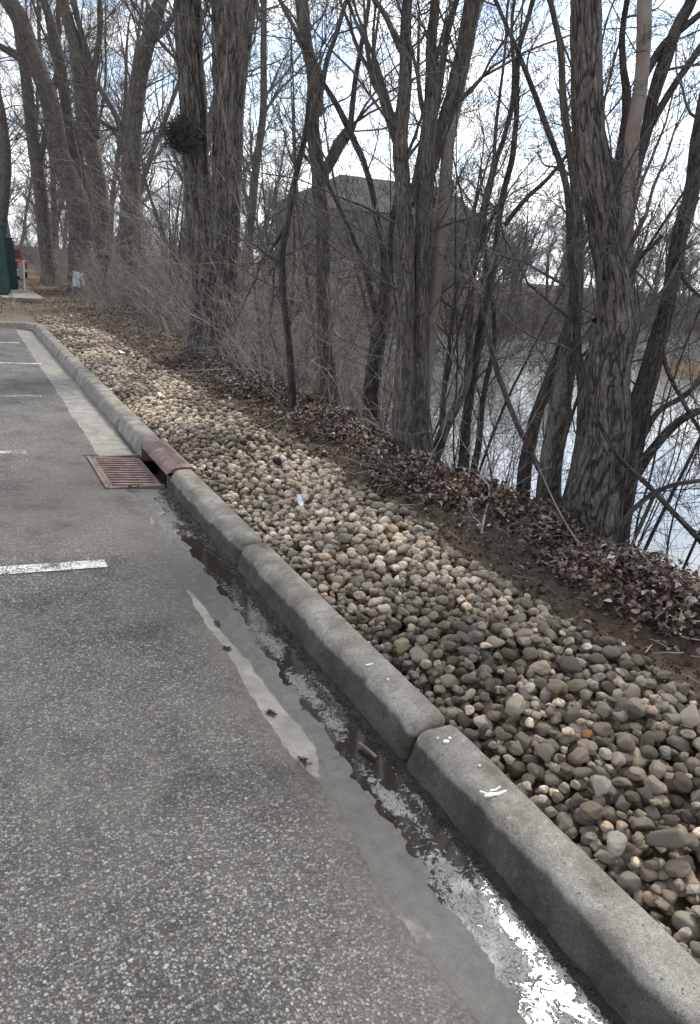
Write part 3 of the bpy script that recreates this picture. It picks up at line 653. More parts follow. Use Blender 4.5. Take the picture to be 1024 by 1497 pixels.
#PART2
# ------------------------------------------------------------------ branching
class Tubes:
    """collects tapering polylines and turns them into one mesh of tubes"""
    def __init__(s): s.g = {}
    def add(s, P, R, k=4):
        P = np.asarray(P, float); s.g.setdefault((len(P), k), []).append((P, np.asarray(R, float)))
    def arrays(s):
        VV = []; FF = []; BB = []; off = 0
        for (n, k), L in s.g.items():
            P = np.stack([l[0] for l in L]); R = np.stack([l[1] for l in L]); m = len(L)
            T = np.gradient(P, axis=1); T /= np.linalg.norm(T, axis=2, keepdims=True)+1e-9
            a = np.where(np.abs(T[:, :1, 2:3]) > 0.9, np.array([1., 0, 0]), np.array([0, 0, 1.]))
            U = np.empty_like(P); u = np.cross(a[:, 0], T[:, 0]); u /= np.linalg.norm(u, axis=1, keepdims=True)
            for i in range(n):
                u = u - (u*T[:, i]).sum(1, keepdims=True)*T[:, i]; u /= np.linalg.norm(u, axis=1, keepdims=True)+1e-9; U[:, i] = u
            Wv = np.cross(T, U); th = np.arange(k)*2*math.pi/k
            c, si = np.cos(th), np.sin(th)
            V = P[:, :, None]+R[:, :, None, None]*(U[:, :, None]*c[None, None, :, None]+Wv[:, :, None]*si[None, None, :, None])
            sl = np.concatenate([np.zeros((m, 1)), np.cumsum(np.linalg.norm(np.diff(P, axis=1), axis=2), 1)], 1)
            r0 = R[:, :1]*np.ones((1, n))
            bc = np.stack([(r0[:, :, None]*c), (r0[:, :, None]*si), np.repeat(sl[:, :, None], k, 2)+P[:, :1, None, 0]*3], -1)
            I = np.arange(m*n*k).reshape(m, n, k)+off; J = np.roll(I, -1, 2)
            FF.append(np.stack([I[:, :-1], J[:, :-1], J[:, 1:], I[:, 1:]], -1).reshape(-1, 4))
            VV.append(V.reshape(-1, 3)); BB.append(bc.reshape(-1, 3)); off += m*n*k
        return np.concatenate(VV), np.concatenate(FF), np.concatenate(BB)
    def mesh(s, name, mat):
        V, F, B = s.arrays(); return mesh_np(name, V, F, mat, True, {'bc': B})
def unit(v): return v/(np.linalg.norm(v)+1e-9)
def side_dir(d, ang, r):
    a = unit(np.cross(d, r.normal(size=3))); return unit(d*math.cos(ang)+a*math.sin(ang))
def grow(tb, p, d, L, r0, lvl, r, up=0.05, wig=0.16, dens=1.0, rmin=0.0016, kink=0.0):
    n = (9, 7, 6, 5)[min(3, lvl)]; P = [p]; seg = L/(n-1); rs = [r0]
    for i in range(1, n):
        d = unit(d + r.normal(size=3)*wig + np.array([0, 0, up])); p = p+d*seg; P.append(p)
        rs.append(max(rmin, r0*(1-0.8*(i/(n-1))**0.9)))
    tb.add(P, rs, (7, 5, 4, 3)[min(3, lvl)])
    if lvl >= 3 or L < 0.16: return
    cnt = int(((7, 6, 4)[lvl])*dens*r.uniform(0.8, 1.3))
    for j in range(cnt):
        t_ = r.uniform(0.15, 1.0)*(n-1); i = min(int(t_), n-2); q = P[i]+(P[i+1]-P[i])*(t_-i); dd = unit(P[i+1]-P[i])
        rr = max(rmin, rs[i]*r.uniform(0.35, 0.6)); LL = L*r.uniform(0.28, 0.58)*(1.1-0.5*t_/(n-1))
        grow(tb, q, side_dir(dd, rad(r.uniform(28, 62)), r), LL, rr, lvl+1, r, up, wig*1.1, dens, rmin)
def smooth_path(pts, step):
    pts = np.asarray(pts, float); s = np.concatenate([[0], np.cumsum(np.linalg.norm(np.diff(pts[:, :3], axis=0), axis=1))])
    n = max(4, int(s[-1]/step)); q = np.linspace(0, s[-1], n)
    m = np.gradient(pts, s, axis=0) if len(pts) > 2 else np.repeat(((pts[1]-pts[0])/s[-1])[None], 2, 0)
    i = np.clip(np.searchsorted(s, q, side='right')-1, 0, len(s)-2); h = (s[i+1]-s[i])[:, None]; t_ = ((q-s[i])/h[:, 0])[:, None]
    h00 = 2*t_**3-3*t_**2+1; h10 = t_**3-2*t_**2+t_; h01 = -2*t_**3+3*t_**2; h11 = t_**3-t_**2
    return h00*pts[i]+h10*h*m[i]+h01*pts[i+1]+h11*h*m[i+1]
def trunk_tube(path, sides, rough, seed, flare=0.0, fr=24.):
    """path (n,4) xyz r ; furrowed trunk with real ridges"""
    P = path[:, :3]; R = path[:, 3]; n = len(P); T = np.gradient(P, axis=0); T /= np.linalg.norm(T, axis=1, keepdims=True)
    u = unit(np.cross(T[0], [0.3, 1, 0.1])); U = np.empty_like(P)
    for i in range(n): u = unit(u-(u@T[i])*T[i]); U[i] = u
    Wv = np.cross(T, U); th = np.arange(sides)*2*math.pi/sides; s = np.concatenate([[0], np.cumsum(np.linalg.norm(np.diff(P, axis=0), axis=1))])
    c, si = np.cos(th)[None], np.sin(th)[None]; r0 = float(np.median(R))
    bx, by, bz = r0*c+0*s[:, None], r0*si+0*s[:, None], s[:, None]+0*c
    w = 0.035*fbm(bx*9, by*9, bz*5, seed, 3)
    n1 = fbm((bx+w)*fr, (by+w)*fr, bz*fr*0.13, seed+3, 2); rid = 1-np.abs(2*n1-1)*3.2; rid = np.clip(rid, 0, 1)
    lump = fbm(c*1.3+seed, si*1.3, s[:, None]*1.1, seed+9, 3)-0.5
    fl = 1+flare*np.exp(-s[:, None]/(3.0*r0))*(0.55+0.9*vnoise(c*1.7+seed, si*1.7, 0, seed))
    rr = R[:, None]*fl*(1+0.12*lump*min(1, rough*30)) - rough*rid**2 + rough*0.5*(fbm(bx*60, by*60, bz*14, seed+20, 2)-0.5)
    V = P[:, None]+rr[..., None]*(U[:, None]*c[..., None]+Wv[:, None]*si[..., None])
    I = np.arange(n*sides).reshape(n, sides); J = np.roll(I, -1, 1)
    F = np.stack([I[:-1], J[:-1], J[1:], I[1:]], -1).reshape(-1, 4)
    return V.reshape(-1, 3), F, np.stack([bx, by, bz], -1).reshape(-1, 3)
def W3(u, v, D):
    d = FW + RT*(u-512)/FPX + UP*(748.5-v)/FPX; return CAM+d*(D/(d@FH))
def to_world(stem, D):
    out = []
    for q in stem:
        DD = D + (q[3] if len(q) > 3 else 0); P = W3(q[0], q[1], DD); z = (P-CAM)@FW; out.append([*P, q[2]/2*z/FPX])
    return np.array(out)
def make_tree(name, label, D, stems, mat, bmat, seed, rough=0.008, flare=0.5, nbr=10, blen=2.2, bfrom=0.25, grnd=True, group='bare trees along the river bank', ext=True, cat='tree', dens=1.0, fr=24., up=0.05, step=None):
    """stems: list of [(px,py,width px[,depth shift]) ...] from the base upwards; first stem starts at the ground"""
    r = np.random.default_rng(seed); parts = []; tb = Tubes(); org = None; lead = []
    for si_, st in enumerate(stems):
        Wp = to_world(st, D)
        if si_ == 0 or (len(st[0]) > 4):
            b0 = Wp[0].copy(); g = float(ground(b0[0], b0[1])) - 0.15
            if grnd and g < b0[2]-0.05: Wp = np.concatenate([[[b0[0]+0.02*r.normal(), b0[1], g, b0[3]*1.15]], Wp])
        if org is None: org = Wp[0, :3].copy()
        if ext and st[-1][1] <= 5:
            dr_ = unit(Wp[-1, :3]-Wp[-2, :3]); rr = Wp[-1, 3]; L = min(4.0, max(0.8, rr*25)); p = Wp[-1, :3].copy(); E = []
            for i in range(1, 6):
                dr_ = unit(dr_+r.normal(size=3)*0.10+np.array([0, 0, 0.08])); p = p+dr_*L/5; E.append([*p, max(0.004, rr*(1-0.19*i))])
            Wp = np.concatenate([Wp, E])
        rm = float(np.median(Wp[:, 3])); stp = step or max(0.02, min(0.12, rm*0.22)); path = smooth_path(Wp, stp)
        path[:, 3] = np.maximum(path[:, 3], 0.003)
        if rm < 0.07: path[:, :3] += 0.25*rm*np.stack([fbm(path[:, 2]*2.2+si_*5, seed+k*3.3, 0, seed+k, 3)-0.5 for k in range(3)], -1)*4
        sides = int(np.clip(2*math.pi*rm/max(0.009, stp*0.55), 9, 96))
        parts.append(trunk_tube(path, sides, rough if rm > 0.05 else rough*0.4, seed+si_*31, flare if si_ == 0 or len(st[0]) > 4 else 0.0, fr)); lead.append(path)
    V = []; F = []; B = []; off = 0
    for v, f, b in parts: V.append(v); F.append(f+off); B.append(b); off += len(v)
    t = thing(name, label, cat, tuple(org), 0, group)
    me = mesh_np('trunk', np.concatenate(V)-org, np.concatenate(F), mat, True, {'bc': np.concatenate(B)}); add('trunk', me, t)
    for path in lead:
        s = np.concatenate([[0], np.cumsum(np.linalg.norm(np.diff(path[:, :3], axis=0), axis=1))]); L = s[-1]
        c = int(nbr*min(1.6, L/5)*r.uniform(0.8, 1.2))
        for _ in range(c):
            q = r.uniform(bfrom, 1.0)*L; i = min(np.searchsorted(s, q), len(path)-2); d = unit(path[i+1, :3]-path[i, :3]); rr = path[i, 3]
            r1 = min(rr*0.45, r.uniform(0.004, 0.0135)*(1 if D < 12 else 2.2)); LL = blen*r.uniform(0.45, 1.15)*min(1, 0.35+rr*12)
            grow(tb, path[i, :3]-org, side_dir(d, rad(r.uniform(30, 75)), r), LL, max(r1, 0.003), 0, r, up, 0.15, dens)
        for _ in range(3): grow(tb, path[-1, :3]-org, side_dir(unit(path[-1, :3]-path[-3, :3]), 0.4, r), blen*0.8, max(0.003, min(0.02, path[-1, 3]*0.8)), 0, r, up, 0.15, dens)
    add('crown', tb.mesh('crown', bmat), t)
    return t, lead
BG, BK, BD, BP, TW, TP = M['bark_big'], M['bark'], M['bark_dark'], M['bark_pale'], M['twig'], M['twig_pale']
GT = 'bare trees along the river bank'
# big double trunk on the left
t1, _ = make_tree('twin_trunk_tree', 'massive furrowed twin-trunk tree with a dark burl, beside the stone bed', 13.1,
    [[(322, 523, 58), (325, 480, 50), (326, 400, 46), (329, 330, 45), (332, 250, 44), (335, 150, 46), (339, 60, 58), (343, 0, 66)],
     [(296, 520, 52, 0.05), (299, 480, 42, 0.05), (302, 420, 40, 0.1), (295, 340, 41, .1), (287, 250, 40, .1), (283, 150, 40, .1), (277, 60, 40, .1), (274, 0, 40, .1)]],
    BG, TW, 11, 0.03, 0.35, 16, 2.6, 0.45, fr=17, step=0.04)
def burl():
    V, F = ico(4); n = fbm(V[:, 0]*2.3+5, V[:, 1]*2.3, V[:, 2]*2.3, 5, 4)-0.5; sp = fbm(V[:, 0]*9, V[:, 1]*9, V[:, 2]*9, 8, 3)
    V = V*(1+0.9*n+0.55*np.abs(sp-0.5)*2)[:, None]*np.array([0.17, 0.17, 0.21]); P = W3(269, 197, 12.85); o = np.array(t1.location)
    me = mesh_np('burl', V+P-o, F, M['bark_dark'], True, {'bc': V}); b = add('burl', me, t1)
    tb = Tubes(); r = np.random.default_rng(4)
    for _ in range(420):
        d = unit(r.normal(size=3)*np.array([1, 1, .8])+np.array([-0.35, -0.3, -0.1])); grow(tb, P-o+d*0.2, d, r.uniform(0.08, 0.33), 0.008, 3, r, 0.12, 0.4)
    add('sucker_shoots', tb.mesh('sucker_shoots', M['bark']), t1)
burl()
# cluster in the middle
make_tree('clump_tree', 'clump of grey trunks joined at the foot with a broken snag fork above', 6.73,
    [[(594, 668, 44), (590, 552, 30), (592, 450, 26), (593, 347, 25), (590, 250, 24), (588, 190, 22), (592, 110, 20), (593, 50, 17), (596, 0, 15)],
     [(618, 672, 36, .1, 1), (613, 552, 28, .1), (614, 450, 28, .1), (618, 347, 28, .1), (622, 260, 26, .1), (627, 200, 24, .1), (631, 110, 18, .1), (634, 0, 14, .1)],
     [(585, 205, 20), (568, 160, 16), (556, 120, 15), (549, 90, 10), (547, 82, 6)], [(562, 140, 12), (548, 118, 11), (543, 104, 8)],
     [(589, 72, 15), (578, 52, 10), (562, 20, 8), (548, 0, 8)],
     [(622, 270, 20, .1), (640, 215, 20, .2), (658, 155, 22, .2), (672, 96, 24, .2), (682, 50, 24, .2), (692, 0, 24, .2)],
     [(637, 160, 12, .2), (648, 90, 11, .2), (657, 40, 10, .2), (668, 0, 9, .2)], [(600, 300, 12), (612, 240, 11, .2), (622, 180, 12, .2)],
     [(668, 150, 8, .1), (690, 130, 7, .0), (706, 112, 5, -.1)]],
    BK, TW, 21, 0.007, 0.45, 10, 1.8, 0.3, fr=30, step=0.03)
make_tree('pale_trunk_tree', 'slim pale barkless trunk pressed against the grey clump of trunks', 6.95,
    [[(605, 676, 22, 0, 1), (622, 560, 20), (632, 460, 20), (642, 362, 20), (652, 270, 19), (660, 200, 17), (671, 140, 15), (688, 60, 13), (702, 0, 12)]], BP, TW, 31, 0.002, 0.3, 7, 1.5, 0.5)
make_tree('straight_trunk_tree', 'tall straight grey tree with a snapped-off side limb, left of the grey clump', 9.0,
    [[(480, 596, 30), (477, 499, 22), (473, 410, 21), (466, 273, 22), (459, 171, 20), (455, 103, 19), (447, 50, 19), (442, 0, 20)],
     [(466, 170, 11), (470, 130, 9), (476, 96, 8), (491, 50, 7), (507, 0, 7)], [(442, 68, 9), (428, 35, 7), (410, 0, 6)],
     [(472, 262, 16), (486, 235, 17), (498, 208, 18), (512, 188, 14), (520, 178, 5)],
     [(455, 178, 8, .1), (440, 230, 8, .1), (425, 290, 8, .1), (418, 330, 8, .1)]],
    BK, TW, 41, 0.008, 0.4, 12, 2.0, 0.3, fr=26)
make_tree('crooked_tree', 'dark crooked tree arching left over the bank beside the straight grey trunk', 8.6,
    [[(538, 645, 26), (545, 560, 24), (556, 480, 22), (564, 400, 13), (552, 325, 10), (534, 239, 9), (514, 195, 10), (497, 160, 9), (473, 120, 7), (455, 75, 6), (440, 40, 5)],
     [(565, 480, 11, .2), (570, 380, 9, .2), (577, 300, 8, .2), (590, 240, 7, .2)], [(513, 190, 9), (518, 130, 8), (528, 70, 7), (540, 0, 6)], [(552, 470, 10), (530, 380, 7), (505, 320, 6), (480, 270, 5)]],
    BD, TW, 51, 0.005, 0.3, 10, 1.5, 0.3)
make_tree('sapling', 'thin forked sapling with a stub side branch standing in front of the brush', 8.4,
    [[(428, 580, 12), (424, 520, 10), (418, 460, 10), (414, 400, 9), (420, 330, 8), (432, 260, 7), (447, 195, 6), (452, 150, 4)], [(414, 392, 7), (402, 380, 6), (392, 374, 4)]], BD, TW, 61, 0.003, 0.3, 12, 1.2, 0.2)
# right side
make_tree('leaning_trunk_tree', 'thick deeply furrowed leaning tree at the right with a flared foot by the leaf bank', 4.87,
    [[(856, 792, 88), (868, 740, 82), (878, 690, 74), (888, 640, 66), (891, 586, 60), (893, 540, 58), (900, 480, 54), (896, 410, 48), (886, 350, 46), (877, 300, 45), (866, 240, 47), (860, 180, 46), (858, 110, 45), (857, 0, 45)],
     [(835, 770, 60, .15), (850, 700, 40, .15), (857, 640, 30, .15), (860, 580, 27, .15), (866, 520, 25, .12), (876, 470, 26, .05)]],
    M['bark_near'], TW, 71, 0.010, 0.12, 6, 1.6, 0.5, fr=48, step=0.012)
make_tree('bare_pole_tree', 'smooth pale dead trunk without bark rising behind the thick leaning tree', 5.7,
    [[(880, 775, 30), (893, 600, 28), (903, 480, 24), (911, 393, 20), (916, 310, 21), (922, 239, 21), (931, 160, 21), (937, 100, 20), (940, 50, 21), (941, 0, 21)]], BP, TW, 81, 0.0015, 0.1, 0, 0.6, 0.9)
make_tree('forked_dark_tree', 'dark tree forking wide behind the smooth pale dead trunk', 6.6,
    [[(893, 760, 34), (898, 560, 30), (902, 420, 28), (905, 330, 26), (906, 270, 26), (915, 200, 18), (917, 137, 13), (911, 90, 10), (910, 45, 9), (917, 0, 8)],
     [(908, 330, 20), (926, 260, 18), (945, 190, 17), (954, 150, 18), (970, 100, 20), (985, 55, 18), (1012, 0, 16)],
     [(945, 195, 12), (972, 150, 11), (1000, 105, 10), (1030, 60, 10)], [(925, 150, 10), (950, 95, 12), (975, 60, 12), (1000, 40, 10), (1030, 15, 9)], [(905, 285, 10), (888, 225, 8), (880, 180, 6)]],
    BD, TW, 91, 0.005, 0.2, 12, 1.8, 0.3)
make_tree('right_leaning_tree', 'slanting tree at the right edge leaning out over the water with low arching limbs', 5.4,
    [[(898, 798, 44), (908, 730, 40), (927, 648, 36), (938, 590, 33), (948, 545, 30), (965, 480, 25), (980, 427, 22), (995, 342, 24), (1012, 273, 22), (1019, 205, 22), (1035, 120, 20), (1060, 0, 18)],
     [(930, 690, 18), (955, 655, 14), (980, 628, 13), (1005, 610, 12), (1040, 598, 11), (1090, 600, 10)],
     [(938, 640, 11), (965, 600, 9), (1000, 580, 8), (1040, 540, 7), (1080, 520, 6)], [(960, 480, 9), (975, 540, 7), (1000, 590, 6), (1030, 640, 6)],
     [(968, 345, 7, -.1), (940, 372, 6, -.1), (915, 400, 5, -.1)], [(985, 380, 8), (1010, 420, 6), (1050, 450, 5)]],
    BD, TW, 101, 0.006, 0.25, 15, 1.5, 0.15)
make_tree('bank_tree', 'upright brown tree just left of the flared foot of the thick leaning tree', 5.9,
    [[(800, 765, 42), (806, 690, 34), (815, 620, 33), (822, 560, 31), (832, 503, 28), (842, 420, 20), (846, 340, 16), (838, 250, 13), (824, 150, 11), (818, 60, 9), (806, 0, 8)]], BK, TW, 111, 0.006, 0.3, 11, 1.5, 0.3)
make_tree('long_sapling', 'long curving dark sapling arching up to the left of the thick leaning tree', 5.6,
    [[(850, 570, 12), (846, 520, 12), (843, 470, 12), (835, 376, 10), (828, 267, 10), (812, 220, 9), (797, 181, 9), (775, 120, 8), (759, 79, 7), (740, 35, 6), (725, 0, 6)]], BD, TW, 121, 0.003, 0.1, 11, 1.5, 0.2)
make_tree('slanting_tree', 'dark slanting forked stem rising in front of the water', 6.3,
    [[(763, 755, 22), (774, 657, 20), (785, 610, 18), (797, 575, 15), (812, 530, 12), (826, 490, 10), (838, 430, 7), (850, 380, 5)],
     [(795, 590, 10), (815, 560, 8), (838, 535, 7), (858, 515, 5)]], BD, TW, 131, 0.004, 0.3, 13, 1.3, 0.2)
make_tree('curved_tree', 'brown tree bending out to the right, first one right of the grey clump', 7.3,
    [[(628, 694, 20), (640, 655, 18), (654, 615, 16), (668, 590, 14), (679, 565, 13), (686, 520, 12), (688, 480, 11), (690, 430, 9), (695, 380, 8), (706, 310, 7), (720, 240, 6), (728, 160, 5), (740, 60, 4), (744, 0, 4)],
     [(645, 620, 10, .05), (651, 560, 8, .1), (657, 510, 8, .1), (664, 450, 7, .1), (672, 400, 6, .1), (684, 330, 5, .1)]], BK, TW, 141, 0.004, 0.3, 13, 1.5, 0.2)
make_tree('slim_tree', 'slim dark tree leaning right over the water between two brown stems', 7.5,
    [[(676, 698, 18), (680, 640, 15), (684, 600, 14), (692, 550, 13), (699, 510, 12), (710, 450, 11), (720, 400, 10), (727, 340, 9), (737, 280, 9), (750, 230, 9), (754, 180, 8), (756, 120, 8), (759, 70, 8), (776, 17, 7), (782, 0, 6)],
     [(732, 295, 7), (712, 335, 6), (696, 380, 5)], [(738, 330, 8, .1), (770, 290, 7, .1), (800, 262, 6, .1), (830, 225, 5, .1)]], BD, TW, 151, 0.004, 0.3, 13, 1.6, 0.2)
make_tree('dark_sapling', 'narrow dark sapling with a slight crook, third stem right of the grey clump', 7.8,
    [[(690, 708, 12), (700, 650, 10), (705, 600, 9), (710, 560, 8), (722, 505, 7), (722, 460, 7), (716, 410, 7), (706, 335, 8), (715, 285, 8), (725, 239, 8), (738, 200, 7), (749, 150, 7), (752, 100, 6), (748, 40, 5), (752, 0, 5)]], BD, TW, 161, 0.003, 0.2, 12, 1.5, 0.2)
make_tree('leaning_dead_stem', 'dead stem fallen slantwise across the gap in front of the water', 6.9,
    [[(800, 712, 9), (776, 660, 9), (753, 615, 8), (735, 565, 8), (720, 520, 8), (708, 470, 6), (700, 430, 5)]], BK, TP, 171, 0.002, 0.1, 6, 0.7, 0.3, ext=False)
make_tree('leaning_branch', 'long bent branch slanting down to the right edge in front of the water', 4.6,
    [[(852, 520, 3), (866, 590, 5), (884, 632, 6), (905, 668, 7), (945, 706, 8), (985, 748, 8), (1026, 792, 9), (1075, 850, 10)]], BD, TW, 181, 0.002, 0.0, 7, 0.9, 0.2, grnd=False, ext=False, cat='branch')
make_tree('leaning_branch', 'low arching dark branch curving over the blue water at the right edge', 4.3,
    [[(905, 800, 6), (915, 760, 7), (940, 733, 8), (975, 712, 7), (1024, 702, 6), (1070, 700, 5)], [(955, 725, 6), (935, 770, 6), (922, 800, 5)]], BD, TW, 191, 0.002, 0.0, 7, 0.8, 0.2, grnd=False, ext=False, cat='branch')
# left trees further along the bank
LT = [('leaning_tree', 'big grey tree leaning left, its foot nearest the white litter in the far brush', 29.5, [[(122, 435, 36), (117, 371, 30), (113, 293, 31), (90, 234, 29), (70, 137, 27), (47, 78, 26), (25, 20, 25), (12, 0, 24)], [(60, 110, 14), (30, 85, 12), (-5, 65, 9)]]),
      ('tall_tree', 'tall straight-boled tree with forking crown, second in the far left row', 26.5, [[(154, 442, 32), (150, 352, 26), (145, 273, 25), (125, 176, 23), (113, 78, 20), (100, 30, 18), (90, 0, 18)], [(140, 200, 14), (137, 150, 13), (130, 90, 11), (112, 20, 9), (108, 0, 9)], [(136, 110, 11), (146, 50, 9), (146, 0, 8)]]),
      ('curved_trunk_tree', 'tree with a trunk bowing right to left just left of the massive twin trunk', 24.0, [[(196, 455, 34), (192, 352, 32), (191, 273, 29), (193, 215, 27), (198, 160, 25), (205, 110, 24), (219, 51, 22), (236, 0, 20)], [(185, 205, 11), (165, 160, 9), (140, 120, 8)], [(226, 60, 10), (250, 30, 9), (262, 0, 8)], [(186, 190, 8), (160, 185, 6), (142, 170, 5)]]),
      ('slim_tree', 'slimmer trunk standing between the leaning tree and the tall straight one', 31.0, [[(118, 380, 16), (114, 300, 15), (113, 254, 15), (102, 195, 15), (90, 98, 14), (77, 40, 13), (64, 0, 12)]]),
      ('crooked_tree', 'dim grey trunk left of the leaning tree, above the red pickup', 35.0, [[(72, 410, 22), (66, 350, 20), (58, 270, 19), (48, 200, 18), (39, 117, 16), (28, 50, 14), (20, 0, 12)], [(55, 250, 10), (70, 180, 9), (84, 100, 8), (86, 0, 7)]]),
      ('edge_tree', 'thin grey tree at the far left edge above the green containers', 36.0, [[(0, 400, 15), (4, 330, 14), (10, 230, 13), (4, 170, 11), (-10, 100, 9), (-20, 0, 8)]])]
for i, (nm, lb, D, st) in enumerate(LT):
    make_tree(nm, lb, D, st, BK, TW, 300+i*13, 0.02, 0.3, 20, 4.2, 0.3, fr=14, up=0.03, step=0.12)
def filler_tree(name, label, x, y, h, r0, seed, mat, bmat, group, lean=0.12, nb=16, lvl=1, dens=1.0, rmin=0.002, bl=0.3):
    """generic bare tree at the world point x,y"""
    r = np.random.default_rng(seed); g = float(ground(x, y))-0.1; d = unit(np.array([r.normal()*lean+0.05, r.normal()*lean, 1.])); p = np.zeros(3); n = 12; P = [p]; R = [r0*1.15]
    for i in range(1, n):
        d = unit(d+r.normal(size=3)*0.07+np.array([0, 0, 0.03])); p = p+d*h/(n-1); P.append(p); R.append(max(rmin*1.5, r0*(1-0.85*i/(n-1))))
    path = smooth_path(np.column_stack([P, R]), max(0.06, r0*0.8)); t = thing(name, label, 'tree', (x, y, g), 0, group)
    V, F, B = trunk_tube(path, int(np.clip(r0*90, 7, 24)), min(0.01, r0*0.08), seed, 0.3, 18); add('trunk', mesh_np('trunk', V, F, mat, True, {'bc': B}), t)
    tb = Tubes(); m = len(path)
    for _ in range(nb):
        i = int(m*r.uniform(0.18, 0.97)); dd = unit(path[min(i+1, m-1), :3]-path[i-1, :3]); rr = path[i, 3]
        grow(tb, path[i, :3], side_dir(dd, rad(r.uniform(28, 60)), r), h*bl*r.uniform(0.4, 1.1), max(rmin, min(rr*0.42, 0.008+0.25*r0)), lvl, r, 0.07, 0.15, dens, rmin)
    add('crown', tb.mesh('crown', bmat), t); return t
def copy_tree(t, x, y, rz, s, label, group):
    c = t.copy(); COL.objects.link(c); c.location = (x, y, float(ground(x, y))-0.1); c.rotation_euler = (0, 0, rz); c.scale = (s, s, s); c['label'] = label; c['group'] = group
    for ch in t.children:
        k = ch.copy(); COL.objects.link(k); k.parent = c
    return c
# stems crowding the bank: each is its own
fr_ = np.random.default_rng(77)
near = []
for k in range(12): near.append((filler_tree, 500+k))
protoN = []
spots = []
while len(spots) < 78:
    y = 3.0+44*fr_.random()**1.25; c = float(crest(y)); x = c+fr_.uniform(0.15, 1.0 if y < 5 else 3.6)*(1 if y < 20 else 1.7)
    u, v, z = proj(np.array([x, y, 0.3]))
    if not (-60 < u < 1120) or (u > 590 and y < 13 and fr_.random() < 0.85) or (abs(u-312) < 50 and y < 14): continue
    if all((x-a)**2+(y-b)**2 > (0.28+0.012*y)**2 for a, b in spots): spots.append((x, y))
for k, (x, y) in enumerate(spots):
    g = 'thin stems crowding the river bank'
    u, v, z = proj(np.array([x, y, float(ground(x, y))]))
    lb = 'thin bare stem growing in the thicket on the river bank'
    if k < 12:
        o = filler_tree('thicket_stem', lb, x, y, fr_.uniform(4.0, 8.0), fr_.uniform(0.018, 0.045), 500+k, (BD, BK)[k % 2], TW, g, 0.14, 22, 1, 1.0, 0.0018, 0.24); protoN.append(o)
    else: o = copy_tree(protoN[k % 12], x, y, fr_.uniform(0, 6.28), fr_.uniform(0.7, 1.25), lb, g)
gS = 'slender whips in front of the water'; lbS = 'slender bare whip rising from the bank in front of the water'; pS = []; rs_ = np.random.default_rng(66); k = 0; q_ = 0
while q_ < 23:
    y = rs_.uniform(2.2, 10.5); x = float(crest(y))+rs_.uniform(0.15, 2.4); u, v, z = proj(np.array([x, y, 0.3]))
    if not (560 < u < 1150) or abs(u-865) < 60: continue
    if q_ < 9: pS.append(filler_tree('whip_stem', lbS, x, y, rs_.uniform(2.6, 5.2), rs_.uniform(0.007, 0.015), 620+q_, BD, TW, gS, 0.32, 22, 1, 1.1, 0.0014, 0.30))
    else: copy_tree(pS[q_ % 9], x, y, rs_.uniform(0, 6.28), rs_.uniform(0.7, 1.3), lbS, gS)
    q_ += 1
# larger trees behind the first row
gB = 'medium trees farther along the bank'; protoB = []
bs = [(4.2, 17), (3.6, 21), (5.0, 24), (4.4, 33), (6.3, 30), (5.3, 38), (7.5, 42), (4.9, 46), (3.4, 50), (6.8, 52), (1.6, 58), (4.5, 60), (8.5, 58), (-1.5, 62), (2.8, 68), (6.5, 70), (-4.5, 66), (0.5, 76), (9, 74), (4, 84), (-3, 86), (8, 92), (-8, 74), (12, 96), (3.2, 44), (5.8, 64), (3.2, 37.5), (5.6, 34.5), (4.6, 41.5), (6.3, 47.5), (3.6, 55), (7.8, 64), (2.2, 63), (5.4, 56.5)]
for k, (x, y) in enumerate(bs):
    lb = 'medium bare tree in the far row along the river bank'
    if k < 6: protoB.append(filler_tree('bank_tree', lb, x, y, 12+3*(k % 3), 0.13+0.03*(k % 4), 700+k, M['bark_far'], M['twig_far'], gB, 0.1, 24, 0, 1.0, 0.004, 0.26))
    else: copy_tree(protoB[k % 6], x, y, k*1.7, 0.8+0.09*(k % 5), lb, gB)
# woods across the river
gF = 'bare trees of the wood across the river'; protoF = []; lbF = 'bare tree in the wood on the far river bank'
fs = []; r = np.random.default_rng(91)
while len(fs) < 150:
    x = r.uniform(8, 150); y = float(yfar(x))+2+r.uniform(0, 1)**1.3*45; u, v, z = proj(np.array([x, y, 0]))
    if -40 < u < 1150 and all((x-a)**2+(y-b)**2 > 4 for a, b in fs): fs.append((x, y))
for k in range(26): fs.append((16+k*1.05+r.normal()*0.6, float(yfar(16+k*1.05))+2+r.uniform(0, 16)))
for k, (x, y) in enumerate(fs):
    if k < 7: protoF.append(filler_tree('far_tree', lbF, x, y, r.uniform(8, 12), r.uniform(0.09, 0.2), 800+k, M['bark_far'], M['twig_far'], gF, 0.16, 30, 0, 1.0, 0.006, 0.30))
    else: copy_tree(protoF[k % 7], x, y, r.uniform(0, 6.28), r.uniform(0.55, 1.15)*(0.72 if 400 < proj(np.array([x, y, 0]))[0] < 700 else 1), lbF, gF)

